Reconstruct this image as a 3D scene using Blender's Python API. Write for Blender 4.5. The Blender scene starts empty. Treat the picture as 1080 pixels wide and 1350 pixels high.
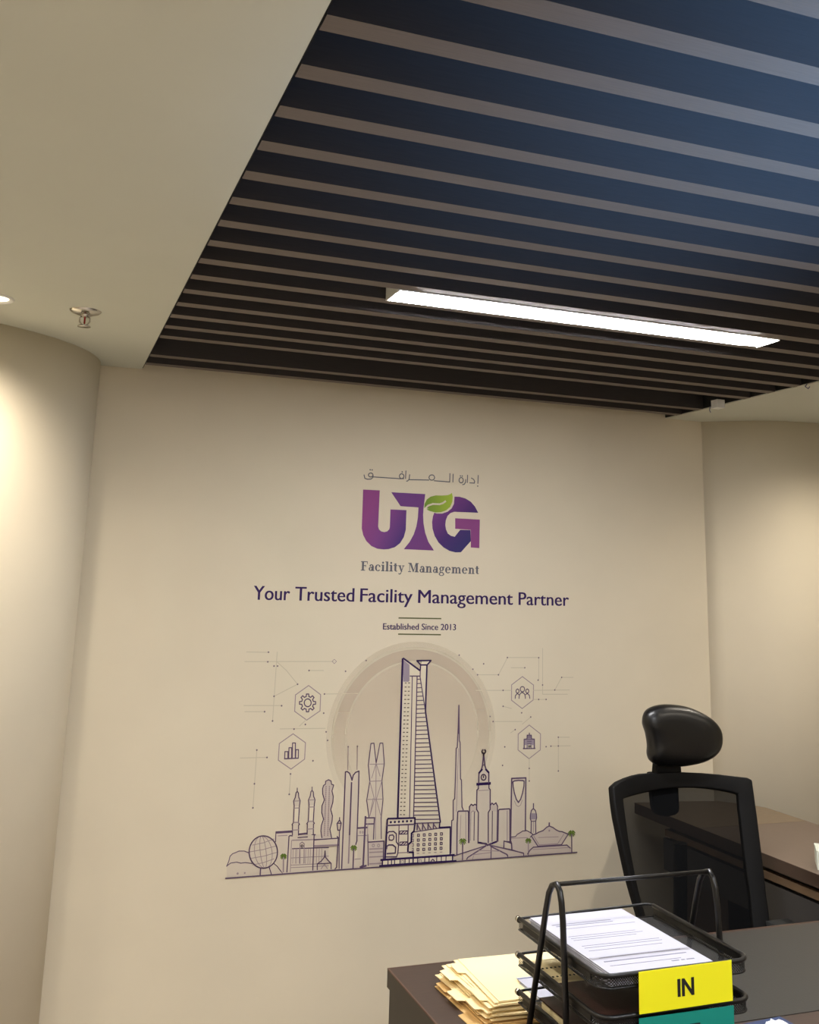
import bpy, bmesh, math, random
from math import sin, cos, pi, radians
from mathutils import Vector, Matrix
random.seed(7)
S = bpy.context.scene
COL = S.collection

# ------------------------------------------------------------------ camera
CAMZ = 1.62
YAW, PITCH, ROLL, F, PX, PY = radians(19.81), radians(11.93), radians(-1.612), 1305.7, 540.0, 488.0
def _rot():
    cy, sy, cp, sp, cr, sr = cos(YAW), sin(YAW), cos(PITCH), sin(PITCH), cos(ROLL), sin(ROLL)
    Ry = Matrix(((cy, 0, -sy), (0, 1, 0), (sy, 0, cy)))
    Rx = Matrix(((1, 0, 0), (0, cp, sp), (0, -sp, cp)))
    Rz = Matrix(((cr, sr, 0), (-sr, cr, 0), (0, 0, 1)))
    return Rz @ Rx @ Ry
RC = _rot()
def ray(x, y):
    d = RC.transposed() @ Vector(((x - PX) / F, (y - PY) / F, 1))
    return Vector((d.x, d.z, -d.y))
def at_y(x, y, Y):
    d = ray(x, y); d = d * (Y / d.y); return Vector((d.x, d.y, d.z + CAMZ))
def at_z(x, y, Z):
    d = ray(x, y); d = d * ((Z - CAMZ) / d.z); return Vector((d.x, d.y, Z))
cam = bpy.data.cameras.new('camera'); cam_o = bpy.data.objects.new('camera', cam); COL.objects.link(cam_o)
cam.sensor_fit = 'HORIZONTAL'; cam.sensor_width = 36; cam.lens = 36 * F / 1080
cam.shift_y = -(675 - PY) / 1080.0
r0, r1, r2 = RC[0], RC[1], RC[2]
right = Vector((r0[0], r0[2], -r0[1])); up = -Vector((r1[0], r1[2], -r1[1])); back = -Vector((r2[0], r2[2], -r2[1]))
M = Matrix.Identity(4)
for i in range(3):
    M[i][0] = right[i]; M[i][1] = up[i]; M[i][2] = back[i]
M[2][3] = CAMZ
cam_o.matrix_world = M
cam.clip_start = .02
S.camera = cam_o

# ------------------------------------------------------------------ world, exposure, light levels
S.view_settings.view_transform = 'Standard'; S.view_settings.look = 'None'
S.view_settings.exposure = -0.2; S.view_settings.gamma = 1.0
S.view_settings.use_curve_mapping = False
w = bpy.data.worlds.new('world'); S.world = w; w.use_nodes = True
w.node_tree.nodes['Background'].inputs[0].default_value = (0.5, 0.55, 0.6, 1)
w.node_tree.nodes['Background'].inputs[1].default_value = 0.05
L_LINEAR = 110.0       # emission of the linear ceiling lights in view
L_FILL = 110.0          # unseen fixtures added further back as fill light
L_SPOT = 48.0         # watts of a recessed downlight
L_GLARE = 950.0       # watts of the added blue spot that stands in for lens glare
WARM = (1.0, 0.90, 0.76)

def spot(name, loc, target, watt, color, deg, blend=.8, soft=.25):
    l = bpy.data.lights.new(name, 'SPOT'); l.energy = watt; l.color = color
    l.spot_size = radians(deg); l.spot_blend = blend; l.shadow_soft_size = soft
    o = bpy.data.objects.new(name, l); COL.objects.link(o); o.location = loc
    o.rotation_euler = (Vector(target) - Vector(loc)).to_track_quat('-Z', 'Y').to_euler()
    return o
spot('added_glare_spot', (2.0, -0.15, 1.05), (1.5, 0.78, 2.37), L_GLARE, (0.26, 0.54, 1.0), 54, 1.0)  # added lamp without a real source; imitates blue lens glare on the slats

# ------------------------------------------------------------------ helpers
def srgb(c):
    return tuple(((v / 255) / 12.92 if v / 255 <= .04045 else ((v / 255 + .055) / 1.055) ** 2.4) for v in c) + (1,)
def mat(name, col, rough=.5, metal=0, noise=0, nscale=20, bump=0, spec=.5, emit=None, strength=0, stretch=None, coat=0):
    m = bpy.data.materials.new(name); m.use_nodes = True; nt = m.node_tree; b = nt.nodes['Principled BSDF']
    c = srgb(col); b.inputs['Base Color'].default_value = c
    b.inputs['Roughness'].default_value = rough; b.inputs['Metallic'].default_value = metal
    b.inputs['Specular IOR Level'].default_value = spec
    if coat: b.inputs['Coat Weight'].default_value = coat
    if emit: b.inputs['Emission Color'].default_value = srgb(emit); b.inputs['Emission Strength'].default_value = strength
    if noise or bump:
        tc = nt.nodes.new('ShaderNodeTexCoord'); mp = nt.nodes.new('ShaderNodeMapping')
        nt.links.new(tc.outputs['Object'], mp.inputs[0])
        if stretch: mp.inputs['Scale'].default_value = stretch
        n = nt.nodes.new('ShaderNodeTexNoise'); n.inputs['Scale'].default_value = nscale; n.inputs['Detail'].default_value = 5
        nt.links.new(mp.outputs[0], n.inputs['Vector'])
        if noise:
            r = nt.nodes.new('ShaderNodeValToRGB')
            r.color_ramp.elements[0].position = .3; r.color_ramp.elements[1].position = .7
            r.color_ramp.elements[0].color = tuple(v * (1 - noise) for v in c[:3]) + (1,)
            r.color_ramp.elements[1].color = tuple(min(1, v * (1 + noise)) for v in c[:3]) + (1,)
            nt.links.new(n.outputs['Fac'], r.inputs[0]); nt.links.new(r.outputs[0], b.inputs['Base Color'])
        if bump:
            bp = nt.nodes.new('ShaderNodeBump'); bp.inputs['Strength'].default_value = bump; bp.inputs['Distance'].default_value = .002
            nt.links.new(n.outputs['Fac'], bp.inputs['Height']); nt.links.new(bp.outputs[0], b.inputs['Normal'])
    return m
def holes(m, pitch, solid, axes, ink_alpha=None):
    """perforated sheet: the material is cut away between the strands"""
    nt = m.node_tree; b = nt.nodes['Principled BSDF']; out = nt.nodes['Material Output']
    tc = nt.nodes.new('ShaderNodeTexCoord'); sp = nt.nodes.new('ShaderNodeSeparateXYZ'); nt.links.new(tc.outputs['Object'], sp.inputs[0])
    def mth(op, a, bb):
        n = nt.nodes.new('ShaderNodeMath'); n.operation = op
        for i, v in enumerate((a, bb)):
            if hasattr(v, 'links'): nt.links.new(v, n.inputs[i])
            elif v is not None: n.inputs[i].default_value = v
        return n.outputs[0]
    x, y, z = sp.outputs
    if axes == 'XY': u, v = mth('ADD', x, y), mth('SUBTRACT', x, y)
    else:
        s = mth('ADD', x, y); u, v = mth('ADD', s, z), mth('SUBTRACT', s, z)
    f = mth('MAXIMUM', *[mth('LESS_THAN', mth('FRACT', mth('DIVIDE', q, pitch), None), solid) for q in (u, v)])
    t = nt.nodes.new('ShaderNodeBsdfTransparent'); mx = nt.nodes.new('ShaderNodeMixShader')
    nt.links.new(f, mx.inputs[0]); nt.links.new(t.outputs[0], mx.inputs[1]); nt.links.new(b.outputs[0], mx.inputs[2])
    nt.links.new(mx.outputs[0], out.inputs['Surface'])
    return m
def see_through(m, opaque):
    nt = m.node_tree; b = nt.nodes['Principled BSDF']; out = nt.nodes['Material Output']
    t = nt.nodes.new('ShaderNodeBsdfTransparent'); mx = nt.nodes.new('ShaderNodeMixShader'); mx.inputs[0].default_value = opaque
    nt.links.new(t.outputs[0], mx.inputs[1]); nt.links.new(b.outputs[0], mx.inputs[2]); nt.links.new(mx.outputs[0], out.inputs['Surface'])
    return m

def link(name, bm, mats, parent=None, smooth=False, loc=None):
    me = bpy.data.meshes.new(name); bm.normal_update(); bm.to_mesh(me); bm.free()
    for m in (mats if isinstance(mats, (list, tuple)) else [mats]): me.materials.append(m)
    if smooth:
        for p in me.polygons: p.use_smooth = True
    o = bpy.data.objects.new(name, me); COL.objects.link(o)
    if parent: o.parent = parent
    if loc: o.location = loc
    return o
def tag(o, label=None, cat=None, group=None, kind=None):
    if label: o['label'] = label
    if cat: o['category'] = cat
    if group: o['group'] = group
    if kind: o['kind'] = kind
    return o
def thing(name, label, cat, group=None, loc=(0, 0, 0)):
    o = bpy.data.objects.new(name, None); COL.objects.link(o); o.location = loc; o.empty_display_size = .05
    return tag(o, label, cat, group)
def box(bm, x0, x1, y0, y1, z0, z1, mi=0):
    v = [bm.verts.new(p) for p in ((x0,y0,z0),(x1,y0,z0),(x1,y1,z0),(x0,y1,z0),(x0,y0,z1),(x1,y0,z1),(x1,y1,z1),(x0,y1,z1))]
    fs = []
    for q in ((0,3,2,1),(4,5,6,7),(0,1,5,4),(1,2,6,5),(2,3,7,6),(3,0,4,7)):
        f = bm.faces.new([v[i] for i in q]); f.material_index = mi; fs.append(f)
    return fs
def bevel(bm, w=.002, seg=2):
    es = [e for e in bm.edges if len(e.link_faces) == 2 and e.calc_face_angle(0) > .6]
    bmesh.ops.bevel(bm, geom=es, offset=w, segments=seg, affect='EDGES', profile=.6)
def prism(bm, pts, z0, z1, mi=0):
    a = [bm.verts.new((x, y, z0)) for x, y in pts]; b = [bm.verts.new((x, y, z1)) for x, y in pts]
    n = len(pts); fs = [bm.faces.new(a[::-1]), bm.faces.new(b)]
    for i in range(n): fs.append(bm.faces.new((a[i], a[(i+1) % n], b[(i+1) % n], b[i])))
    for f in fs: f.material_index = mi
    return fs
def tube(bm, pts, r, n=8, closed=False, cap=True, mi=0):
    pts = [Vector(p) for p in pts]; rings = []
    N = len(pts); prev = None
    for i, p in enumerate(pts):
        if closed: t = pts[(i+1) % N] - pts[i-1]
        else: t = pts[min(i+1, N-1)] - pts[max(i-1, 0)]
        t.normalize()
        if prev is None:
            a = Vector((0, 0, 1)) if abs(t.z) < .9 else Vector((1, 0, 0)); u = t.cross(a).normalized()
        else: u = (prev - t * prev.dot(t)).normalized()
        prev = u; v = t.cross(u)
        rr = r[i] if isinstance(r, (list, tuple)) else r
        rings.append([bm.verts.new(p + (u * cos(2*pi*k/n) + v * sin(2*pi*k/n)) * rr) for k in range(n)])
    for i in range(N if closed else N - 1):
        A, B = rings[i], rings[(i+1) % N]
        for k in range(n):
            f = bm.faces.new((A[k], A[(k+1) % n], B[(k+1) % n], B[k])); f.smooth = True; f.material_index = mi
    if cap and not closed:
        bm.faces.new(rings[0][::-1]).material_index = mi; bm.faces.new(rings[-1]).material_index = mi
def lathe(bm, prof, c=(0, 0, 0), n=32, mi=0):
    rings = []
    for r, z in prof:
        rings.append([bm.verts.new((c[0] + r*cos(2*pi*k/n), c[1] + r*sin(2*pi*k/n), c[2] + z)) for k in range(n)] if r > 1e-6 else [bm.verts.new((c[0], c[1], c[2] + z))])
    for A, B in zip(rings, rings[1:]):
        for k in range(n):
            a0, a1 = A[k % len(A)], A[(k+1) % len(A)]; b0, b1 = B[k % len(B)], B[(k+1) % len(B)]
            vs = []
            for q in (a0, a1, b1, b0):
                if q not in vs: vs.append(q)
            if len(vs) > 2: f = bm.faces.new(vs); f.smooth = True; f.material_index = mi

# ------------------------------------------------------------------ materials
WALL = mat('wall_paint', (212, 202, 180), .85, noise=.025, nscale=3, bump=.08, spec=.15)
CEIL = mat('ceiling_plaster', (199, 200, 186), .8, noise=.015, nscale=4, spec=.15)
FLOOR = mat('floor_tile', (182, 174, 166), .45, noise=.05, nscale=6)
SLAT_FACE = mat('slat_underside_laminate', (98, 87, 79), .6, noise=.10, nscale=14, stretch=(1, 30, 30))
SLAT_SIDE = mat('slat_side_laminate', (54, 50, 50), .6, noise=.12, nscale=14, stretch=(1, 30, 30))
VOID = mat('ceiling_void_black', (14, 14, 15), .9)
DESKTOP = mat('desk_walnut_laminate', (60, 45, 37), .5, noise=.12, nscale=10, stretch=(3, 25, 25))
DESKSIDE = mat('desk_side_laminate', (50, 44, 36), .5, noise=.10, nscale=10, stretch=(25, 3, 2))
EDGE = mat('desk_edge_band', (84, 60, 48), .4)
PAD = mat('desk_inset_leather', (45, 44, 41), .5, noise=.05, nscale=200, bump=.1)
CRED_TOP = mat('credenza_laminate', (108, 92, 80), .4, noise=.06, nscale=9, stretch=(25, 3, 25))
CRED_LIGHT = mat('credenza_light_laminate', (122, 105, 84), .4, noise=.14, nscale=9, stretch=(3, 25, 25))
CRED_SIDE = mat('credenza_dark_side', (62, 44, 34), .45, noise=.08, nscale=9)
CRED_RAIL = mat('credenza_rail_brown', (104, 80, 56), .4, noise=.1, nscale=12)
CRED_BODY = mat('credenza_body_charcoal', (52, 50, 50), .6)
BLACK_METAL = mat('black_powder_coat', (11, 11, 12), .36, spec=.45)
STEEL = mat('bright_steel', (200, 195, 180), .25, metal=1)
CHROME = mat('sprinkler_chrome', (190, 186, 178), .18, metal=1)
RED = mat('sprinkler_glass_red', (150, 16, 22), .2)
TRAY_MESH_H = holes(mat('tray_mesh_floor', (9, 9, 10), .6), .0040, .40, 'XY')
TRAY_MESH_V = holes(mat('tray_mesh_wall', (9, 9, 10), .6), .0048, .40, 'XZ')
PAPER = mat('white_paper', (186, 187, 202), .7)
PAPER_GREY = mat('grey_printed_paper', (190, 190, 196), .7)
INK_GREY = mat('grey_print_lines', (120, 120, 140), .7)
MANILA = mat('manila_card', (246, 226, 176), .75, noise=.02, nscale=8)
MANILA_D = mat('manila_card_aged', (214, 178, 118), .8, noise=.04, nscale=8)
CREAM = mat('cream_card', (232, 216, 170), .7)
BROWN_LEATHER = mat('brown_leather', (54, 32, 27), .45, bump=.2, nscale=300)
YELLOW = mat('yellow_card', (242, 236, 20), .5)
TEAL = mat('teal_card', (0, 134, 122), .5)
BLACKINK = mat('black_ink', (14, 14, 16), .6)
NAVY = mat('navy_card', (38, 58, 100), .5)
TISSUE = mat('white_tissue', (240, 242, 244), .85)
LEATHER = mat('black_leather', (8, 8, 9), .34, spec=.55, bump=.12, nscale=260, noise=.1)
CHAIR_PLASTIC = mat('black_chair_plastic', (5, 5, 6), .6, spec=.2)
CHAIR_MESH = see_through(mat('black_chair_mesh_fabric', (9, 10, 12), .95, bump=.3, nscale=600, spec=.1), .88)
CHAIR_FABRIC = mat('black_seat_fabric', (18, 19, 22), .9)
ARM_GREY = mat('grey_arm_pad', (44, 46, 45), .6)
WHITE_PLASTIC = mat('white_plastic', (226, 226, 222), .4)
LAMP = mat('lamp_diffuser', (255, 255, 255), .5, emit=(254, 253, 255), strength=L_LINEAR)
LAMP_FILL = mat('fill_lamp_diffuser', (255, 255, 255), .5, emit=(254, 253, 255), strength=L_FILL)
LAMP_SPOT = mat('downlight_lens', (255, 255, 255), .5, emit=(255, 240, 205), strength=6)
BOXCARD = mat('white_box_card', (216, 222, 208), .6)
BOXPRINT = mat('box_print_grey', (170, 178, 165), .6)

# ------------------------------------------------------------------ room shell
YW = 3.8; K_ = YW / 4.2; ZC = CAMZ + .83 * K_; XL = .157 * K_; XR = 3.108 * K_; HX0 = .3225 * K_; HX1 = 2.895 * K_
def wall(name, pts, smooth=False, z0=0, z1=ZC + .3, th=.1, closed_in=None):
    """wall ribbon following pts in plan, thickened outwards (to the left of the direction of travel)"""
    bm = bmesh.new(); P = [Vector((x, y)) for x, y in pts]; O = []
    for i, p in enumerate(P):
        t = (P[min(i+1, len(P)-1)] - P[max(i-1, 0)]).normalized(); n = Vector((-t.y, t.x)); O.append(p + n * th)
    ring = [(p.x, p.y) for p in P] + [(p.x, p.y) for p in reversed(O)]
    fs = prism(bm, ring, z0, z1)
    if smooth:
        for f in fs[2:2 + len(P) - 1]: f.smooth = True
    o = link(name, bm, WALL); o['kind'] = 'structure'; return o
left_pts = [(-2.5, 3.48 * K_)]
for i in range(0, 25):
    a = pi/2 * i / 24
    left_pts.append(((-.763 + .92 * sin(a)) * K_, (4.2 - .72 * cos(a)) * K_))
right_ctrl = [(x * K_, y * K_) for x, y in [(3.108, 4.2), (3.170, 4.148), (3.236, 4.092), (3.30, 4.045), (3.37, 4.006), (3.45, 3.978), (3.54, 3.960), (3.65, 3.95), (3.8, 3.945), (5.76, 3.945)]]
wall('wall_back', [(XL - .1, YW), (XR + .1, YW)])
wall('wall_left', left_pts, True)
wall('wall_right', right_ctrl, True)
wall('wall_far_left', [(-2.5, -2.6), (-2.5, 3.25)])
wall('wall_far_right', [(5.2, 3.67), (5.2, -2.6)])
wall('wall_front', [(5.3, -2.6), (-2.6, -2.6)])
bm = bmesh.new(); box(bm, -2.6, 5.3, -2.7, YW + .1, -.1, 0); tag(link('floor', bm, FLOOR), kind='structure')
bm = bmesh.new()
box(bm, -2.6, HX0, -2.7, YW + .1, ZC, ZC + .30)
box(bm, HX1, 5.3, -2.7, YW + .1, ZC, ZC + .30)
box(bm, HX0, HX1, -2.7, -1.5, ZC, ZC + .30)
ceiling = link('ceiling', bm, CEIL); tag(ceiling, kind='structure')
bm = bmesh.new(); box(bm, HX0 - .05, HX1 + .05, -1.65, YW + .1, ZC + .30, ZC + .34)
v = link('ceiling_void', bm, VOID); v['kind'] = 'structure'
# slats across the recess, each its own board
PITCH_S = .1590
near = [4.056, 3.887] + [3.546 - PITCH_S * k for k in range(0, 32)]
slat_me = None
near = [y * K_ for y in near]
for i, y in enumerate(near):
    if slat_me is None:
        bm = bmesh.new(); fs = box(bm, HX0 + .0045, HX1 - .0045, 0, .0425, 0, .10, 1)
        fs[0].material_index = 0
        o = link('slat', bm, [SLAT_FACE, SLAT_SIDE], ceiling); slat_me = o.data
    else:
        o = bpy.data.objects.new('slat', slat_me); COL.objects.link(o); o.parent = ceiling
    o.location = (0, y, ZC + .001)
# black board above the last wide gap
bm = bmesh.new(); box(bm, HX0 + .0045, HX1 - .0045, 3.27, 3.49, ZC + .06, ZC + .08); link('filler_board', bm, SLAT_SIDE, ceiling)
# dark lining boards on the recess sides; the slats run between them
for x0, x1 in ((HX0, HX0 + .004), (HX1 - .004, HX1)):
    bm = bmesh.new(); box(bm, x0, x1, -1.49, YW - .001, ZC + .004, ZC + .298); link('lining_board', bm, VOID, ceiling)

# ------------------------------------------------------------------ linear ceiling lights
def linear_light(x0, x1, y0, y1, lamp, label):
    t = thing('linear_ceiling_light', label, 'light', loc=((x0+x1)/2, (y0+y1)/2, ZC))
    cx, cy = (x0+x1)/2, (y0+y1)/2
    bm = bmesh.new(); e = .07
    L, W = (x1-x0)/2, (y1-y0)/2
    # aluminium channel, open below
    box(bm, -L, L, -W, -W + .004, -.002, .06); box(bm, -L, L, W - .004, W, -.002, .06); box(bm, -L, L, -W, W, .056, .06); box(bm, -L - .004, -L, -W, W, -.005, .06); box(bm, L, L + .004, -W, W, -.005, .06)
    link('housing', bm, WHITE_PLASTIC, t)
    bm = bmesh.new()
    ring = [(-L, W*.9), (-L, 0), (-L + e, -W*.9), (L - e, -W*.9), (L, 0), (L - e*.8, W*.9)]
    prism(bm, [(x, y) for x, y in ring], -.004, .05)
    bmesh.ops.recalc_face_normals(bm, faces=bm.faces)
    link('diffuser', bm, lamp, t)
    return t
linear_light(.912 * K_, 2.275 * K_, 2.636 * K_, 2.752 * K_, LAMP, 'long white glowing linear light set between the dark slats of the recessed ceiling')
linear_light(.893 * K_, 2.318 * K_, .262 * K_, .358 * K_, LAMP_FILL, 'added unseen second linear slat ceiling light, further back above the near end of the room')  # added out of view to give the room enough fill
linear_light(.893 * K_, 2.318 * K_, -1.169 * K_, -1.073 * K_, LAMP_FILL, 'added unseen third linear slat ceiling light, at the far rear end of the recess')  # another unseen fixture put in for fill light

# ------------------------------------------------------------------ downlights
def downlight(x, y, label, watt=L_SPOT, r=.052):
    t = thing('recessed_downlight', label, 'light', loc=(x * K_, y * K_, ZC))
    bm = bmesh.new(); lathe(bm, [(r*.70, .004), (r*.74, -.003), (r*.92, -.006), (r, -.003), (r, .0)])
    link('trim_ring', bm, WHITE_PLASTIC, t, True)
    bm = bmesh.new(); lathe(bm, [(0, -.001), (r*.70, -.001), (r*.70, .006), (0, .006)]); link('lens', bm, LAMP_SPOT, t)
    l = bpy.data.lights.new('downlight_lamp', 'SPOT'); l.energy = watt; l.color = WARM; l.spot_size = radians(150); l.spot_blend = .9; l.shadow_soft_size = .04
    o = bpy.data.objects.new('downlight_lamp', l); COL.objects.link(o); o.parent = t; o.location = (0, 0, -.012)
    return t
downlight(-.212, 3.27, 'round recessed downlight by the curved left wall, lit, beside the sprinkler')
downlight(-.215, 1.905, 'round recessed downlight nearer the viewer at the upper left edge of the ceiling')
downlight(3.48, 3.30, 'round recessed downlight over the right side, close to the curved right wall')
downlight(3.48, 1.90, 'second right side downlight, farther from the curved right wall')
downlight(-.215, .4, 'left downlight of the row behind the viewpoint', 130)
downlight(-1.5, 2.1, 'added unseen outer left downlight, level with the nearer left one', 90)  # extra lamp, added to brighten the lower left wall
downlight(-1.5, .6, 'added unseen outer left downlight behind the viewpoint', 120)  # also added as fill from the left rear
downlight(3.48, .4, 'right downlight of the row behind the viewpoint', 150)

# ------------------------------------------------------------------ sprinkler
t = thing('fire_sprinkler', 'small chrome pendent fire sprinkler with red glass bulb on the left white ceiling', 'sprinkler', loc=(.061 * K_, 3.312 * K_, ZC))
bm = bmesh.new(); lathe(bm, [(.012, -.012), (.022, -.012), (.040, -.006), (.046, 0), (.046, .002)]); link('escutcheon', bm, CHROME, t, True)
bm = bmesh.new()
lathe(bm, [(.012, -.008), (.012, -.018), (0, -.018)], n=16)
for s in (-1, 1): tube(bm, [(s*.008, 0, -.015), (s*.014, 0, -.022), (s*.0145, 0, -.032), (s*.009, 0, -.041), (0, 0, -.046)], .0022, 8)
link('frame', bm, CHROME, t)
bm = bmesh.new(); lathe(bm, [(0, -.018), (.0028, -.020), (.0028, -.038), (0, -.041)], n=12); link('glass_bulb', bm, RED, t, True)
bm = bmesh.new(); lathe(bm, [(0, -.045), (.018, -.046), (.019, -.048), (0, -.049)], n=24); link('deflector', bm, CHROME, t, True)

# ------------------------------------------------------------------ clips at the recess edge
t = thing('plastic_clip', 'small white plastic clip hanging at the right edge of the slatted ceiling recess', 'clip', loc=(2.845 * K_, 3.715 * K_, ZC))
bm = bmesh.new(); box(bm, -.022, .014, -.024, .018, -.024, .010); bevel(bm, .010, 4); link('clip_body', bm, WHITE_PLASTIC, t)
bm = bmesh.new(); tube(bm, [(-.026, .02, -.015), (-.028, .022, -.03), (-.024, .02, -.040)], .002, 6); link('wire_end', bm, INK_GREY, t)
bm = bmesh.new(); tube(bm, [(0, 0, 0), (-.006, .004, -.010), (.004, .0, -.018), (.008, -.004, -.010)], .0025, 6)
tag(link('wire_stub', bm, INK_GREY, loc=(2.885 * K_, 3.19 * K_, ZC)), 'tiny pale wire stub poking out at the right recess edge, nearer than the clip', 'wire')

# ------------------------------------------------------------------ printed wall graphics
class Ink:
    """flat print on the back wall: fills and ribbons, layer by layer a few tenths of a millimetre proud"""
    def __init__(s, frame): s.bm = bmesh.new(); s.mats = []; s.set(frame); s.layer = 1
    def set(s, frame): s.ox, s.oy, s.k = frame
    def P(s, p):
        q = at_y(s.ox + p[0] / s.k, s.oy + p[1] / s.k, YW - .0002 - .00016 * s.layer); return q
    def mi(s, m):
        if m not in s.mats: s.mats.append(m)
        return s.mats.index(m)
    def fill(s, pts, m):
        s.layer += 1
        vs = [s.bm.verts.new(s.P(p)) for p in pts]
        f = s.bm.faces.new(vs); f.material_index = s.mi(m)
    def line(s, pts, m, w=1.0, closed=False):
        s.layer += .25
        P = [s.P(p) for p in pts]; h = w * .0034 / 2
        if closed: P.append(P[0])
        for a, b in zip(P, P[1:]):
            d = (b - a); 
            if d.length < 1e-6: continue
            d.normalize(); n = Vector((-d.z, 0, d.x)) * h; e = d * h * .6
            f = s.bm.faces.new([s.bm.verts.new(q) for q in (a - e - n, b + e - n, b + e + n, a - e + n)]); f.material_index = s.mi(m)
    def dot(s, p, r, m, n=8):
        c = s.P(p); r = r * .0034
        f = s.bm.faces.new([s.bm.verts.new(c + Vector((cos(2*pi*i/n)*r, 0, sin(2*pi*i/n)*r))) for i in range(n)]); f.material_index = s.mi(m)
    def done(s, name, parent=None, label=None):
        for f in s.bm.faces:
            f.normal_update()
            if f.normal.y > 0: f.normal_flip()
        o = link(name, s.bm, s.mats, parent)
        if label: o['label'] = label
        return o
Z1 = (280, 840, 4.0923); Z2 = (520, 840, 4.0923); FG = (290, 1030, 9); FH = (400, 1000, 9); FK = (495, 1060, 9.818)
FM = (590, 980, 8.4375); FN = (660, 1010, 9.818); FO = (350, 890, 9); FQ = (640, 870, 9); FT = (510, 850, 10.8); FL = (460, 600, 5.684)
def print_mat(name, c, rough=.8): return mat(name, c, rough, spec=.15)
DARK = print_mat('print_dark_purple', (44, 26, 74)); MID = print_mat('print_mid_purple', (92, 74, 100)); SOFT = print_mat('print_soft_mauve', (150, 134, 140))
TINT = print_mat('print_pale_mauve', (201, 190, 174)); TINT2 = print_mat('print_mauve_shade', (192, 179, 168)); PALE = print_mat('print_pale_cream', (214, 204, 182))
SHADE = print_mat('print_violet_shade', (150, 138, 150)); GREEN = print_mat('print_palm_green', (104, 126, 56)); FAINT = print_mat('print_faint_grey', (190, 181, 160))
DOTC = print_mat('print_dot_grey', (112, 98, 108)); OLIVE = print_mat('print_olive', (96, 98, 66)); DASH = print_mat('print_window_dash', (88, 74, 72))
GREYTXT = print_mat('print_text_grey', (98, 98, 106)); PURTXT = print_mat('print_text_purple', (52, 34, 84))
def grad(name, stops, p0, p1):
    """two- or three-colour print gradient between two wall points"""
    m = print_mat(name, stops[0][1]); nt = m.node_tree; b = nt.nodes['Principled BSDF']
    a = at_y(*p0, YW); c = at_y(*p1, YW); d = c - a; L2 = d.length_squared
    tc = nt.nodes.new('ShaderNodeTexCoord'); vm = nt.nodes.new('ShaderNodeVectorMath'); vm.operation = 'SUBTRACT'; vm.inputs[1].default_value = a
    dt = nt.nodes.new('ShaderNodeVectorMath'); dt.operation = 'DOT_PRODUCT'; dt.inputs[1].default_value = d / L2
    r = nt.nodes.new('ShaderNodeValToRGB')
    nt.links.new(tc.outputs['Object'], vm.inputs[0]); nt.links.new(vm.outputs[0], dt.inputs[0]); nt.links.new(dt.outputs['Value'], r.inputs[0])
    while len(r.color_ramp.elements) < len(stops): r.color_ramp.elements.new(.5)
    for e, (p, c) in zip(r.color_ramp.elements, stops): e.position = p; e.color = srgb(c)
    nt.links.new(r.outputs[0], b.inputs['Base Color'])
    return m
def arc(cx, cy, rx, ry, a0, a1, n=16):
    return [(cx + rx*cos(radians(a0 + (a1-a0)*i/n)), cy + ry*sin(radians(a0 + (a1-a0)*i/n))) for i in range(n+1)]

# --- logo
logo = thing('wall_logo', 'large purple letter logo with a green leaf printed on the beige back wall', 'logo', loc=(0, 0, 0))
GU = grad('logo_gradient_u', [(0, (138, 72, 128)), (.45, (122, 70, 130)), (1, (66, 54, 112))], (478, 690), (530, 722))
GT = grad('logo_gradient_t', [(0, (108, 68, 128)), (1, (112, 66, 122))], (520, 650), (560, 725))
GG = grad('logo_gradient_g', [(0, (116, 66, 126)), (.6, (76, 52, 108)), (1, (60, 54, 104))], (570, 680), (605, 722))
GB = print_mat('logo_magenta', (134, 72, 126))
GLEAF = grad('logo_leaf_green', [(0, (106, 136, 58)), (1, (158, 180, 66))], (560, 665), (597, 660))
k = Ink(FL)
k.fill([(107,258),(232,264),(220,535)] + [(226,556),(242,571),(265,577),(288,571),(303,555),(307,540)] + [(312,407),(432,412),(427,560),(412,615),(384,660),(345,690),(300,704),(262,707),(215,702),(170,682),(132,645),(108,600),(97,550)], GU)
k.done('letter_u', logo)
k = Ink(FL); k.fill([(318,278),(573,292),(560,400),(557,450),(560,510),(572,580),(596,650),(638,715),(412,705),(456,650),(486,595),(506,535),(517,470),(522,392),(388,383)], GT); k.done('letter_t', logo)
k = Ink(FL); k.fill([(792,311),(830,312),(875,325),(915,350),(945,385),(970,432),(790,425),(762,434),(740,455),(727,488),(723,522),(728,556),(742,588),(764,604),(793,612),(835,560),(912,562),(914,645),(840,728),(800,729),(755,718),(710,692),(672,655),(643,605),(627,550),(624,500),(630,460),(640,432),(660,438),(700,438),(740,424),(770,400),(788,365)], GG)
k.fill([(797,473),(982,483),(978,697),(914,692),(914,560),(797,552)], GB); k.done('letter_g', logo)
k = Ink(FL); k.fill([(565,400),(568,365),(585,332),(612,312),(650,302),(700,303),(740,300),(762,292),(772,282),(779,310),(776,350),(760,388),(730,414),(690,428),(650,430),(610,420),(583,408),(600,400)], GLEAF)
k.line([(568,405),(595,378),(630,366),(680,368),(705,360),(724,346)], WALL, 2.2); k.done('leaf', logo, 'green leaf')
k = Ink(FL); W_ = 1.15
for pl in ([(970,152),(967,212)], [(918,172),(936,182),(943,198),(940,210),(906,208)], [(890,150),(888,206)], [(876,182),(875,203),(866,218),(852,222)],
           [(782,142),(780,202)], [(758,138),(756,201),(640,192)], [(600,187),(450,184)], [(456,146),(452,182),(440,194),(432,195)], [(428,118),(425,176)],
           [(412,176),(385,177),(180,163)], [(182,150),(180,168),(165,180),(140,181),(120,174),(114,148)]): k.line(pl, GREYTXT, W_)
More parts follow.
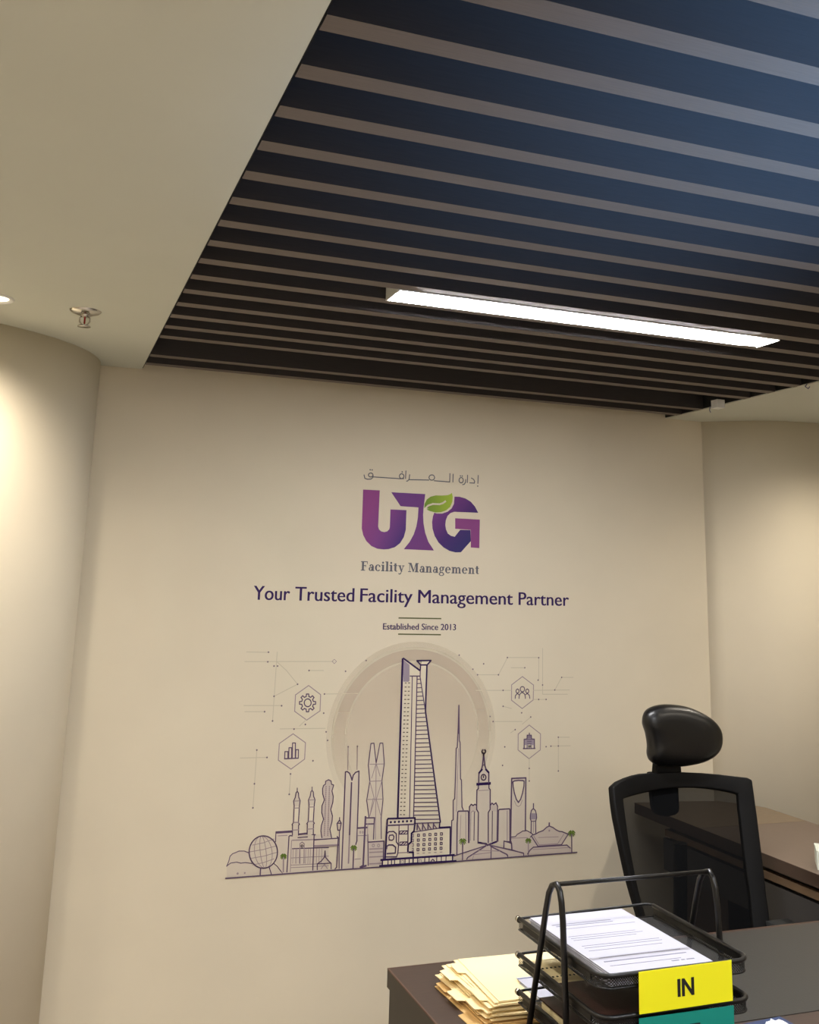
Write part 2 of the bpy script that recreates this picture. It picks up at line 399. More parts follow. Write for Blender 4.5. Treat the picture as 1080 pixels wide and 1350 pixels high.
for c in ((842,188,16,20),(622,168,21,20),(396,158,17,18),(164,149,17,15)): k.line(arc(*c, 0, 360, 14), GREYTXT, W_)
for d in ((966,232),(836,156),(850,157),(400,126),(160,110),(175,111)): k.dot(d, .9, GREYTXT)
k.done('script_lettering', logo, 'grey right-to-left script lettering')['kind'] = 'stuff'

# --- type set in the built-in font
def typeset(name, body, x0, x1, zb, cap, m, parent=None, bold=0, Yp=None, origin=None):
    cu = bpy.data.curves.new(name, 'FONT'); cu.body = body; cu.size = 1; cu.resolution_u = 4
    o = bpy.data.objects.new(name, cu); COL.objects.link(o)
    dg = bpy.context.evaluated_depsgraph_get(); me = bpy.data.meshes.new_from_object(o.evaluated_get(dg)); bpy.data.objects.remove(o)
    xs = [v.co.x for v in me.vertices]; a, b = min(xs), max(xs)
    cu2 = bpy.data.curves.new('m', 'FONT'); cu2.body = 'H'; cu2.size = 1
    o2 = bpy.data.objects.new('m', cu2); COL.objects.link(o2); dg = bpy.context.evaluated_depsgraph_get()
    m2 = bpy.data.meshes.new_from_object(o2.evaluated_get(dg)); hH = max(v.co.y for v in m2.vertices); bpy.data.objects.remove(o2)
    Yp = YW - .0008 if Yp is None else Yp
    for v in me.vertices:
        x = x0 + (v.co.x - a) / (b - a) * (x1 - x0); z = zb + v.co.y / hH * cap; v.co = (x, Yp, z)
    if bold:
        bm = bmesh.new()
        for q in (-1, 0, 1):
            b2 = bmesh.new(); b2.from_mesh(me)
            for v in b2.verts: v.co.x += q * bold; v.co.y -= .00004 * (q + 1)
            t2 = bpy.data.meshes.new('t'); b2.to_mesh(t2); b2.free(); bm.from_mesh(t2); bpy.data.meshes.remove(t2)
        bm.to_mesh(me); bm.free()
    me.materials.append(m)
    ob = bpy.data.objects.new(name, me); COL.objects.link(ob)
    if parent: ob.parent = parent
    return ob
slog = thing('slogan_lettering', 'large dark purple line of slogan text printed under the logo', 'lettering')
a = at_y(335.5, 790.6, YW); capz = at_y(336, 772.2, YW).z - a.z
for w_, x0, x1 in (('Your', 334, 381.5), ('Trusted', 389, 466.5), ('Facility', 475, 543.5), ('Management', 551.5, 676), ('Partner', 684, 750)):
    typeset('word', w_, at_y(x0, 791, YW).x, at_y(x1, 796, YW).x, a.z, capz, PURTXT, slog, bold=.0011)
est = thing('founding_lettering', 'small purple founding-year text between two short olive rules on the wall', 'lettering', loc=(0, 0, 0))
a = at_y(505, 829.8, YW); b = at_y(601, 831.2, YW); capz = at_y(505, 821.6, YW).z - a.z
typeset('year_text', 'Established Since 2013', a.x, b.x, a.z, capz, PURTXT, est, bold=.0006)
k = Ink((0, 0, 1)); k.line([(526, 814.7), (581.5, 815.6)], OLIVE, 1.5); k.done('rule', est)
k = Ink((0, 0, 1)); k.line([(525.5, 836.0), (581, 836.8)], OLIVE, 1.5); k.done('rule', est)

# serif bold letters of the company line, drawn stroke by stroke (x-height .50, capitals .72)
class Serif:
    def __init__(s): s.q = []; s.x = 0
    def r(s, x0, y0, x1, y1): s.q.append([(s.x+x0, y0), (s.x+x1, y0), (s.x+x1, y1), (s.x+x0, y1)])
    def poly(s, *p): s.q.append([(s.x + a, b) for a, b in p])
    def ring(s, cx, cy, rx, ry, a0, a1, t=.15, th=.06, n=18):
        for i in range(n):
            A, B = [radians(a0 + (a1-a0)*(i+j)/n) for j in (0, 1)]
            def pt(a, inner):
                if inner: return (cx + (rx-t)*cos(a), cy + (ry-th)*sin(a))
                return (cx + rx*cos(a), cy + ry*sin(a))
            s.poly(pt(A, 0), pt(B, 0), pt(B, 1), pt(A, 1))
    def g(s, ch):
        T = .165; h = .065
        if ch == 'F':
            s.r(.09, 0, .09+T, .72); s.r(0, 0, .36, h); s.r(0, .72-h, .56, .72); s.poly((.50,.72),(.56,.72),(.56,.50),(.52,.50)); s.r(.2, .35, .42, .35+h); s.r(.39, .27, .43, .46); w = .60
        elif ch == 'M':
            s.r(.10, 0, .15, .72); s.r(.64, 0, .64+T+.02, .72); s.poly((.10,.72),(.27,.72),(.50,.14),(.42,0)); s.poly((.42,0),(.47,0),(.70,.72),(.64,.72))
            s.r(0, 0, .26, h); s.r(0, .72-h, .2, .72); s.r(.56, 0, .90, h); s.r(.66, .72-h, .90, .72); w = .93
        elif ch == 'a':
            s.r(.28, .04, .28+T, .36); s.ring(.25, .34, .18, .17, 0, 165, .13); s.ring(.19, .15, .17, .16, 20, 360, .12, .05); s.r(.28, 0, .50, .06); s.r(.10, .34, .2, .42); w = .50
        elif ch == 'c':
            s.ring(.26, .25, .25, .26, 45, 320, .15); s.r(.34, .32, .46, .42); w = .50
        elif ch == 'e':
            s.ring(.26, .25, .25, .26, 0, 320, .15); s.r(.08, .25, .50, .25+.05); w = .54
        elif ch == 'i':
            s.r(.07, 0, .07+T, .50); s.r(0, 0, .29, h); s.r(0, .50-h, .15, .50); s.ring(.14, .66, .085, .085, 0, 360, .085, .085, 10); w = .31
        elif ch == 'l':
            s.r(.07, 0, .07+T, .76); s.r(0, 0, .29, h); s.r(0, .76-h, .15, .76); w = .31
        elif ch == 't':
            s.r(.08, .08, .08+T, .64); s.r(0, .50-h, .33, .50); s.ring(.23, .14, .15, .14, 180, 320, .12, .06, 8); w = .36
        elif ch == 'y':
            s.poly((.04,.50),(.20,.50),(.36,.02),(.26,-.02)); s.poly((.42,.50),(.48,.50),(.25,-.18),(.19,-.16)); s.r(0, .50-h, .26, .50); s.r(.34, .50-h, .54, .50); s.ring(.13, -.14, .10, .08, 150, 400, .10, .08, 8); w = .55
        elif ch == 'n':
            s.r(.07, 0, .07+T, .50); s.r(0, 0, .28, h); s.r(0, .50-h, .16, .50); s.ring(.33, .33, .17, .18, 0, 150, .145, .07, 10); s.r(.355, 0, .50, .34); s.r(.31, 0, .56, h); w = .59
        elif ch == 'm':
            s.r(.07, 0, .07+T, .50); s.r(0, 0, .28, h); s.r(0, .50-h, .16, .50)
            for q in (0, .285): s.ring(.33+q, .33, .17, .18, 0, 150, .145, .07, 10); s.r(.355+q, 0, .50+q, .34); s.r(.32+q, 0, .55+q, h)
            w = .88
        elif ch == 'g':
            s.ring(.24, .33, .20, .18, 0, 360, .13, .055); s.ring(.24, -.08, .24, .15, 0, 360, .10, .06); s.poly((.10,.18),(.18,.18),(.14,.06),(.06,.06)); s.r(.36, .42, .50, .50); s.r(.10, .02, .36, .09); w = .51
        else: w = .24
        s.x += w + .035
sf = Serif()
for ch in 'Facility Management': sf.g(ch)
a = at_y(475.6, 752.2, YW); b = at_y(631.8, 755.9, YW); sc = (at_y(476, 739.8, YW).z - a.z) / .72; sx = (b.x - a.x) / (sf.x - .035)
bm = bmesh.new()
for i, q in enumerate(sf.q):
    f = bm.faces.new([bm.verts.new((a.x + x*sx, YW - .0006 - .00001*(i % 7), a.z + y*sc)) for x, y in q]); f.normal_update()
    if f.normal.y > 0: f.normal_flip()
link('company_lettering', bm, GREYTXT, logo)['label'] = 'bold grey serif lettering'

# --- skyline mural
mural = thing('skyline_mural', 'purple line-art city skyline with hexagon icons printed on the beige back wall', 'mural', loc=(0, 0, 0))
def fade_mat(name, c, a, zlo, zhi):
    m = print_mat(name, c); nt = m.node_tree; b = nt.nodes['Principled BSDF']; out = nt.nodes['Material Output']
    tc = nt.nodes.new('ShaderNodeTexCoord'); sp = nt.nodes.new('ShaderNodeSeparateXYZ'); mr = nt.nodes.new('ShaderNodeMapRange')
    mr.inputs['From Min'].default_value = zlo; mr.inputs['From Max'].default_value = zhi; mr.inputs['To Min'].default_value = 0; mr.inputs['To Max'].default_value = a; mr.interpolation_type = 'SMOOTHSTEP'
    t = nt.nodes.new('ShaderNodeBsdfTransparent'); mx = nt.nodes.new('ShaderNodeMixShader')
    nt.links.new(tc.outputs['Object'], sp.inputs[0]); nt.links.new(sp.outputs[2], mr.inputs[0]); nt.links.new(mr.outputs[0], mx.inputs[0])
    nt.links.new(t.outputs[0], mx.inputs[1]); nt.links.new(b.outputs[0], mx.inputs[2]); nt.links.new(mx.outputs[0], out.inputs['Surface'])
    return m
zlo = at_y(545, 1085, YW).z; zhi = at_y(545, 900, YW).z
PINK = fade_mat('print_halo_pink', (207, 190, 172), .32, zlo, zhi); PINK2 = fade_mat('print_halo_band', (203, 186, 168), .45, zlo, zhi); HALO_L = fade_mat('print_halo_light', (218, 208, 186), .5, zlo, zhi)
C = at_y(545, 969, YW); px_m = .00362 * K_
def disc(bm, r0, r1, mi, lay, n=64):
    for i in range(n):
        A, B = [radians(360*(i+j)/n) for j in (0, 1)]; y = YW - .0002 - lay*.00005
        f = bm.faces.new([bm.verts.new((C.x + r*cos(a), y, C.z + r*sin(a))) for r, a in ((r0, A), (r1, A), (r1, B), (r0, B))]) if r0 > 0 else \
            bm.faces.new([bm.verts.new((C.x + r*cos(a), y, C.z + r*sin(a))) for r, a in ((0, A), (r1, A), (r1, B))])
        f.material_index = mi; f.normal_update()
        if f.normal.y > 0: f.normal_flip()
bm = bmesh.new(); R_ = px_m
disc(bm, 0, 83*R_, 0, 0); disc(bm, 83*R_, 85*R_, 2, 0); disc(bm, 85*R_, 98*R_, 1, 0); disc(bm, 98*R_, 101*R_, 2, 0); disc(bm, 101*R_, 107*R_, 3, 0)
link('halo', bm, [PINK, PINK2, HALO_L, fade_mat('print_halo_outer', (203, 188, 168), .16, zlo, zhi)], mural)

# network lines and dots
k = Ink(Z1); k.layer = 0
for l in ([(185,80),(303,82)],[(175,132),(658,131)],[(170,369),(375,369)],[(175,402),(282,402)],[(150,652),(295,649)],[(240,609),(219,921)],[(350,80),(325,452)],[(605,307),(785,304)],[(522,180),(600,180)],[(460,254),(333,319)],[(345,130),(400,180),(460,254)],[(365,495),(610,492)],[(422,738),(415,848)],[(507,445),(470,480)]): k.line(l, FAINT, .8)
for d in ((303,81),(299,133),(333,156),(352,156),(522,180),(460,254),(333,319),(374,370),(282,402),(830,126),(719,184),(601,410),(502,471),(441,496),(614,511),(622,557),(240,609),(295,649),(227,791),(219,921),(543,667),(415,848),(422,738),(325,452),(605,307)): k.dot(d, .95, DOTC)
k.line([(646,131),(658,119),(670,131),(658,143)], SOFT, .6, True)
k.set(Z2)
for l in ([(610,110),(779,110),(779,230)],[(562,203),(610,112)],[(450,203),(562,203)],[(440,287),(632,287)],[(750,287),(945,285)],[(866,285),(903,217),(965,217)],[(800,60),(800,308),(935,308)],[(533,455),(690,455)],[(885,540),(885,722)],[(845,588),(950,586)],[(885,540),(945,540)],[(587,373),(632,385)],[(728,655),(728,776)],[(652,499),(627,517)],[(736,431),(690,470)],[(750,336),(820,336)],[(630,165),(705,165)]): k.line(l, FAINT, .8)
for d in ((610,110),(779,111),(350,97),(482,144),(424,173),(449,203),(562,203),(587,287),(903,217),(866,285),(819,336),(779,336),(736,431),(652,499),(517,428),(533,455),(885,540),(885,587),(845,588),(819,591),(885,722),(728,708),(728,776),(596,592),(584,692),(800,258),(587,373),(687,408),(704,165),(776,232)): k.dot(d, .95, DOTC)
k.done('network_pattern', mural, 'faint grey dots and circuit lines')['kind'] = 'stuff'

def palm(frame, cx, cy, bx, by, s=1.0, m=MID):
    k = Ink(frame); k.layer = 14; k.line([(cx, cy), (bx, by)], m, 1.4)
    kk = frame[2]
    for a in (-165, -140, -115, -65, -40, -15, 150, 120, 60, 30):
        r = 3.6 * s * kk; x1, y1 = cx + r*.7*cos(radians(a)), cy + r*.62*sin(radians(a)) - kk*.5; x2, y2 = cx + r*1.15*cos(radians(a)), cy + r*.9*sin(radians(a)) + kk*1.3
        k.line([(cx, cy), (x1, y1), (x2, y2)], GREEN, 1.1)
    k.done('palm_tree', mural, 'small green palm tree')
# hills and ground line
k = Ink(FG); k.layer = 2
k.fill([(80,1005),(120,890),(180,850),(240,828),(350,850),(480,1000),(640,985),(740,1085),(480,1100),(80,1140)], TINT)
k.line([(80,1010),(105,950),(120,890),(150,860),(190,845),(225,828),(290,828),(345,850)], MID, .9); k.line([(80,1005),(130,970),(200,960),(250,972),(300,965),(380,975)], MID, .9)
k.line([(632,970),(680,1010),(710,1050),(742,1088)], MID, .9); k.dot((210,1095), 1.2, SOFT); k.dot((295,1088), 1, SOFT); k.done('hills', mural)
k = Ink((0, 0, 1)); k.layer = 16; k.line([(297.5, 1158), (430, 1148), (560, 1139), (650, 1132), (761, 1123.7)], MID, 1.3); k.done('ground_line', mural)
# globe
k = Ink(FG); k.layer = 8; k.fill(arc(515, 840, 168, 192, 0, 360, 36), TINT)
for q in (-.62, -.22, .2, .62):
    k.line([(515 + 168*(q*cos(radians(t)) + .12*sin(radians(t))), 840 + 190*sin(radians(t))) for t in range(-78, 79, 12)], SOFT, .7)
for yy in (-.62, -.2, .22, .62):
    hw = 168*math.sqrt(1-yy*yy)*.97; k.line([(515-hw, 840+190*yy+35), (515, 840+190*yy+8), (515+hw, 840+190*yy-38)], SOFT, .7)
k.line(arc(515, 840, 168, 192, 0, 360, 40), MID, 1.3); k.line([(483,1030),(478,1110)], MID, 1.3); k.line([(583,1015),(610,1100)], MID, 1.0); k.done('globe_building', mural)
# gatehouse with two minarets
k = Ink(FG); k.layer = 4
k.fill([(665,600),(860,590),(860,650),(1290,620),(1290,1068),(800,1088),(740,1085),(665,960)], TINT)
k.line([(660,720),(665,600),(855,588)], MID, 1.0); k.line([(670,612),(850,600)], MID, 1.6); k.line([(690,648),(800,642)], SOFT, .8)
k.line([(795,1078),(820,655),(830,645),(862,648)], MID, 1.2); k.line([(850,700),(835,1075)], SOFT, .8)
for yy in (700, 800): k.line([(860, yy), (1290, yy-14)], MID if yy == 800 else SOFT, 1.1)
for yy in (900, 985, 1015): k.line([(845, yy+10), (1290, yy-12)], SOFT, .7)
for xx in (870,900,915,945,1000,1020,1050,1075,1150,1180,1210): k.line([(xx, 800), (xx-6, 975)], SOFT, .6)
k.line([(950,975),(950,740),(975,722),(1000,740),(998,970)], SOFT, 1.0); k.line(arc(975,768,12,14,0,360,10), MID, .8)
k.line([(925,630),(1040,618)], MID, 1.8); k.line([(925,668),(1040,660)], MID, 1.0)
k.set(FH); k.line([(128,905),(112,1325)], MID, 1.2); k.line([(100,900),(143,905)], MID, 1.2)
k.set(FG)
for dx, dy in ((0, 0), (176, -12)):
    q = lambda pts: [(x+dx, y+dy) for x, y in pts]
    k.fill(q([(860,650),(858,520),(875,490),(880,290),(875,235),(900,190),(918,120),(935,190),(948,235),(942,290),(930,490),(940,520),(930,640)]), TINT); k.fill(q([(888,300),(936,298),(925,470),(880,472)]), PALE)
    k.line(q([(860,640),(862,520),(855,515),(873,490),(882,290),(875,235),(895,190),(905,135),(918,120),(932,140),(936,190),(952,232),(944,290),(932,490),(945,512),(934,520),(932,640)]), MID, 1.1)
    k.line(q([(918,122),(918,80)]), MID, .9); k.line(q([(880,235),(948,232)]), SOFT, .8); k.line(q([(882,318),(942,316)]), SOFT, 1.0); k.line(q([(862,580),(935,575)]), SOFT, 1.0); k.line(q([(875,490),(932,488)]), SOFT, 1)
k.done('gatehouse', mural)
palm(FG, 755, 885, 752, 1075, 1.0, SOFT)
# twisted tower, arcade, dome, lamp
k = Ink(FH); k.layer = 5
tw = [(220,940),(208,860),(215,790),(240,720),(218,640),(222,560),(250,490),(230,420),(228,360),(240,320),(262,305),(265,270),(300,252),(330,268),(335,305),(360,315),(340,385),(355,450),(350,520),(325,605),(345,680),(340,750),(315,840),(335,940)]
k.fill(tw, TINT2); k.line(tw, MID, 1.1)
for xx in (270, 310):
    for j in range(26): y = 330 + j*23; k.line([(xx - j*.8, y), (xx - j*.8, y+10)], SOFT, 1.2)
k.fill([(135,960),(415,945),(415,1030),(135,1045)], TINT); k.line([(135,965),(415,945)], MID, 1.2); k.line([(135,1040),(415,1025)], SOFT, 2.0)
k.line([(375,1312),(395,1290),(415,940),(400,925)], MID, 1.2); k.line([(430,860),(425,1020),(425,1305)], MID, 1.0)
k.line([(400,770),(410,850),(435,850),(450,768),(430,730),(402,770)], MID, 1.2, False); k.line([(430,730),(430,700)], MID, 1); k.line([(400,768),(450,768)], MID, 1)
k.line([(165,1320),(165,1250),(215,1215),(250,1170),(258,1095),(262,1170),(300,1215),(330,1245),(330,1310)], MID, 1.1); k.line([(165,1250),(330,1240)], MID, .9); k.line([(210,1310),(250,1255),(285,1305)], SOFT, .9)
k.done('twisted_tower', mural)
# slotted tower
k = Ink(FH); k.layer = 6
k.fill([(455,1305),(500,160),(520,155),(555,185),(578,250),(610,170),(655,150),(635,980),(600,1300)], TINT)
k.line([(455,1305),(500,160),(520,155),(548,175),(565,215),(578,258),(592,200),(620,165),(660,150),(655,400),(635,980),(622,1020)], MID, 1.4)
for j in range(46): y = 285 + j*21; k.line([(572 - j*.8, y), (572 - j*.8, y+12)], MID if j < 30 else SOFT, 1.6)
k.line([(527,135),(533,-140)], SOFT, .9); k.line([(637,130),(642,-145)], SOFT, .9); k.dot((533,-140), .9, DOTC); k.dot((642,-145), .9, DOTC)
k.done('slotted_tower', mural)
# braced twin tower
k = Ink(Z1); k.layer = 6
k.fill([(856,574),(872,572),(884,680),(905,572),(920,572),(928,682),(915,775),(921,875),(908,1090),(875,1095),(845,965),(833,875),(850,775),(842,690)], TINT)
k.line([(845,970),(833,880),(850,778),(842,690),(856,574),(872,572),(884,680),(905,572),(920,572),(928,682),(915,775),(921,875),(911,975),(912,1088)], MID, 1.1)
for l in ([(884,680),(860,760)],[(884,680),(905,750)],[(884,680),(880,1090)],[(850,778),(875,875),(850,965)],[(915,775),(885,875),(908,960)],[(850,686),(925,684)],[(850,778),(915,775)],[(835,876),(920,874)],[(868,870),(850,965)]): k.line(l, SOFT, .8)
k.done('braced_tower', mural)
# small blocks beside
k = Ink(FH); k.layer = 8
k.fill([(645,820),(760,815),(765,1270),(600,1300),(610,1190),(640,1180)], TINT); k.fill([(775,990),(950,980),(945,1265),(775,1272)], TINT2); k.fill([(735,705),(845,705),(835,960),(770,990),(770,780),(735,780)], TINT)
k.line([(650,825),(760,818)], MID, 1.8); k.line([(650,915),(755,912)], SOFT, 1); k.line([(675,1290),(710,1270),(738,690)], MID, 2.0); k.line([(765,900),(770,1270)], MID, 1.1); k.line([(690,1285),(745,1272)], MID, 2)
k.line([(738,705),(845,703),(840,775),(738,778)], MID, 1.4); k.line([(840,775),(832,960)], MID, 1.2); k.line([(775,992),(955,980),(948,1265)], MID, 1.4)
for y in (1075, 1115, 1170, 1250): k.line([(785, y), (940, y-8)], SOFT, 1.3)
for x in (830, 893): k.line(arc(x, 1032, 14, 16, 0, 360, 10), SOFT, .8)
for x in (675, 705): k.line(arc(x, 875, 7, 12, 0, 360, 8), SOFT, .7)
k.line([(765,775),(760,985)], SOFT, .8); k.line([(610,1195),(680,1190)], SOFT, .8); k.done('city_block', mural)
palm(FH, 598, 1055, 590, 1298, 1.0, MID)
# main tower
k = Ink(Z2); k.layer = 9
k.fill([(45,115),(140,180),(150,125),(195,125),(178,150),(168,400),(248,995),(245,1030),(300,1025),(305,1175),(18,1175),(18,975)], PALE)
k.fill([(46,120),(82,150),(82,235),(76,241),(48,240)], SHADE)
k.line([(18,975),(44,118),(50,115),(138,180)], DARK, 1.9); k.line([(18,975),(45,118)], DARK, 2.2)
k.line([(122,127),(198,126),(177,150),(142,150)], DARK, 1.7, True); k.line([(142,150),(140,180)], DARK, 1.5); k.line([(140,180),(139,215),(168,400)], MID, 1.2)
k.line([(176,150),(168,398),(248,995)], DARK, 1.8); k.line([(85,210),(139,210)], MID, 1.3); k.line([(97,210),(82,970)], MID, 1.1); k.line([(123,212),(104,968)], MID, 1.3)
for j in range(34):
    y = 228 + j*22.9; xl = 123 - (y-212)*19/756; xr = 140 + (y-215)*28/185 if y < 400 else 168 + (y-400)*80/595
    k.line([(xl, y), (xr, y-2)], MID, 1.0)
for j in range(33):
    y = 247 + j*22.2
    for x in (62, 80): x2 = x - (y-247)*.038; k.line([(x2-4, y), (x2+3.5, y)], DASH, .95)
k.done('main_tower', mural, 'tall tower outlined in dark purple')
k = Ink(FK); k.layer = 30
k.fill([(500,365),(830,310),(970,300),(968,670),(490,690)], PALE); k.fill([(150,200),(510,180),(510,350),(465,380),(465,490),(425,530),(425,625),(490,625),(490,710),(125,715)], PALE)
k.line([(845,238),(500,250)], MID, 1.2); k.line([(500,362),(830,312)], MID, 1.1)
for x in (540, 610, 680, 750): k.line([(x, 335-(x-540)*.1), (x+4, 255)], MID, 1.6); k.line([(x, 255), (x+42, 338-(x-540)*.12)], MID, 1.1)
k.line([(835,238),(828,308),(970,298),(968,665)], DARK, 1.6); k.line([(828,308),(965,300)], DARK, 2.2)
for r_ in range(4):
    for c_ in range(5):
        x = 558 + c_*74.5 - r_*2; y = 405 + r_*62 - c_*4.5
        k.line([(x-13,y-14),(x+13,y-14),(x+13,y+14),(x-13,y+14)], MID, 1.0, True)
        if r_ == 3: k.line([(x-14,y+50),(x+14,y+48)], SOFT, .8)
    k.line([(475,395+r_*60),(495,395+r_*60),(495,425+r_*60),(475,425+r_*60)], SOFT, .9)
k.line([(125,712),(135,560),(155,205),(165,190),(512,180),(512,250),(500,350),(468,380),(465,490),(425,525),(420,625),(490,625),(490,712)], DARK, 1.9)
for j in range(6): k.dot((200 + j*52.5, 235 - j*3), 1.35, DARK)
k.line([(150,278),(505,262)], MID, 1.5); k.line([(307,275),(300,520)], MID, 1); k.line([(425,270),(420,530)], MID, 1.3)
for y in (345, 488): k.line([(318,y+5),(415,y),(415,y+42),(315,y+46)], MID, 1.0, True); k.line([(330,y+42),(370,y+5)], MID, 1.3); k.line([(365,y+42),(405,y+5)], MID, 1.0)
k.line([(150,385),(175,358),(235,355),(270,385),(272,490),(300,530),(290,640),(275,682),(140,685)], MID, 1.3)
k.line([(145,580),(150,545),(175,530),(225,530),(262,560),(258,635),(150,642)], MID, 1.5)
k.line([(185,405),(225,400),(240,420),(235,455),(215,470),(180,465),(175,430)], MID, 1.3, True); k.line([(300,632),(430,625)], SOFT, 1)
k.fill([(75,722),(1015,662),(1000,742),(85,798)], PALE); k.line([(72,725),(1020,660)], DARK, 2.2); k.line([(55,800),(490,768),(1045,735)], DARK, 1.7)
for x in (92,165,210,250,320,385,440,490,548,640,697,795,855,915,1000): k.line([(x, 722-(x-75)*.063), (x-2, 797-(x-75)*.063)], DARK, 1.6 if x in (92,490,1000) else 1.1)
for x in (350, 580): k.line([(x-16,748-(x-90)*.05),(x+16,745-(x-90)*.05),(x+14,778-(x-90)*.05),(x-16,780-(x-90)*.05)], SOFT, .8, True)
k.line([(720,740),(742,715),(765,735)], MID, 1.2); k.done('tower_podium', mural, 'dark purple podium building at the foot of the tower')
# spire
k = Ink(Z2); k.layer = 6
k.fill([(303,1175),(310,990),(318,985),(320,880),(328,875),(332,600),(340,590),(348,370),(352,565),(358,765),(365,925),(372,935),(345,945),(345,1180)], TINT)
k.line([(305,1165),(310,990),(318,985),(318,880),(326,872),(332,690),(334,600),(340,595),(345,480),(348,368),(349,368),(351,560),(355,568),(357,765),(362,770),(365,915),(372,932)], MID, 1.3)
k.line([(349,368),(347,520)], MID, 1.3); k.line([(346,600),(335,940)], SOFT, .8); k.done('spire_tower', mural)
# clock tower and its wings
k = Ink(FM); k.layer = 8
k.fill([(108,760),(230,755),(235,1105),(245,1105),(245,700),(270,680),(325,680),(325,510),(345,500),(345,330),(405,250),(460,325),(462,500),(478,510),(478,680),(545,665),(560,700),(565,735),(700,730),(710,1180),(560,1120),(440,1130),(105,1240)], TINT)
k.fill([(245,700),(325,690),(325,760),(250,760)], TINT2); k.fill([(478,690),(555,690),(552,760),(478,750)], TINT2)
k.line([(105,1240),(108,900),(115,765),(125,755),(228,752),(235,770),(235,1105)], MID, 1.5); k.line([(205,765),(205,1090)], SOFT, .8); k.line([(150,800),(140,1080)], SOFT, .6)
k.line([(240,1105),(245,705),(265,678),(285,692),(305,678),(325,690)], MID, 1.4); k.line([(300,760),(295,1080)], MID, 1.0); k.line([(255,1080),(262,770),(285,750),(310,765)], SOFT, .8)
k.line([(340,1105),(345,770),(325,735),(328,520),(345,505),(345,460)], MID, 1.4); k.line([(462,460),(462,500),(476,515),(475,735),(455,770),(455,1105)], MID, 1.4)
k.line([(478,690),(495,665),(515,682),(540,662),(558,700),(552,1090)], MID, 1.4); k.line([(500,755),(497,1090)], MID, 1.0); k.line([(345,525),(460,520)], SOFT, .7)
k.line([(562,1090),(568,745),(580,735),(690,728),(695,740),(695,1090)], MID, 1.4); k.line([(665,750),(665,1080)], SOFT, .9)
k.line([(330,455),(475,445)], DARK, 3.0); k.line([(348,440),(352,330),(378,295),(390,250),(403,120),(418,250),(430,290),(460,325),(460,440)], MID, 1.6)
k.line([(352,330),(385,290)], DARK, 2.2); k.line([(428,290),(460,325)], DARK, 2.2); k.line(arc(402,378,27,32,0,360,16), MID, 1.4); k.line([(402,378),(402,360)], MID, 1.4); k.dot((402,378), .8, DARK)
k.line(arc(405,90,20,22,-60,240,12), MID, 1.5); k.line([(395,240),(415,240)], MID, 1)
k.done('clock_tower', mural)
k = Ink(FM); k.layer = 11
k.fill([(20,1300),(430,1130),(560,1135),(845,1220),(900,1255)], TINT2)
k.line([(80,1250),(430,1138)], MID, 1.2); k.line([(215,1290),(225,1270),(430,1140)], MID, 1.4); k.line([(340,1103),(430,1118),(445,1132),(550,1092)], DARK, 2.0); k.line([(390,1108),(440,1130),(490,1115)], MID, 1.4)
k.line([(460,1130),(845,1220)], MID, 1.2); k.line([(480,1145),(660,1235),(672,1258)], MID, 1.4); k.line([(487,1150),(485,1275)], MID, 1.2); k.line([(625,1160),(630,1090),(710,1095),(715,1180)], MID, 1.2)
k.line([(280,1240),(480,1215)], SOFT, .8); k.line([(340,1190),(600,1200)], SOFT, .8); k.line([(280,1290),(290,1250)], SOFT, .8)
k.done('tented_roof', mural)
palm(FM, 170, 1085, 168, 1295, 1.15, MID)
# arch tower, minaret, pavilion
k = Ink(FN); k.layer = 9
k.fill([(140,160),(330,152),(322,840),(140,1090)], TINT)
k.fill([(160,198),(232,185),(305,195),(300,270),(270,400),(232,470),(200,410),(170,290)], PALE)
k.line([(130,1000),(145,160),(328,152),(322,835)], MID, 1.7); k.line([(160,205),(180,192),(232,185),(290,188),(306,196),(303,260),(285,350),(260,430),(232,470),(205,430),(180,350),(165,270)], MID, 1.5, True)
k.line([(180,450),(205,510),(232,524),(260,505),(282,440)], SOFT, .7); k.done('arch_tower', mural)
k = Ink(FN); k.layer = 11
k.fill([(395,880),(398,720),(383,670),(395,570),(425,550),(455,570),(470,660),(455,720),(458,870)], TINT); k.fill([(388,610),(462,610),(466,690),(388,692)], SHADE)
k.line([(395,870),(398,715),(385,675),(387,630),(400,575),(425,548),(452,575),(465,625),(468,670),(455,715),(457,870)], MID, 1.3); k.line([(426,548),(427,485)], MID, 1.4)
k.line([(428,720),(425,860)], SOFT, .8); k.line([(398,715),(457,712)], MID, 1); k.done('minaret', mural)
k = Ink(FN); k.layer = 12
k.fill([(140,920),(200,905),(250,860),(320,835),(400,875),(420,880),(540,840),(632,775),(720,825),(880,875),(800,1020),(870,1020),(920,1070),(915,1115),(370,1145),(300,1155),(150,1085)], TINT2)
k.line([(140,918),(195,912),(215,885),(250,865),(285,842),(340,835),(400,868),(420,885),(385,920)], MID, 1.1); k.line([(140,935),(350,925)], SOFT, .8)
k.line([(420,890),(455,880),(490,858),(550,835),(600,790),(632,776),(680,795),(720,825),(760,845),(800,850),(860,875),(885,875)], MID, 1.3); k.line([(630,775),(632,735)], MID, 1.8)
k.line([(400,905),(485,1038),(790,1018),(880,875)], MID, 1.3); k.line([(430,905),(500,1020),(740,1005),(820,880)], SOFT, .9); k.line([(350,1140),(380,1090),(425,1050),(860,1022),(905,1062)], MID, 1.3)
k.line([(420,1080),(880,1055)], SOFT, .7); k.line([(0,1055),(150,1085),(300,1130),(300,1155)], MID, 1.2); k.line([(0,1100),(90,1150),(95,1170)], MID, 1.2); k.line([(45,1060),(45,970),(145,1000),(150,1085)], MID, 1.2)
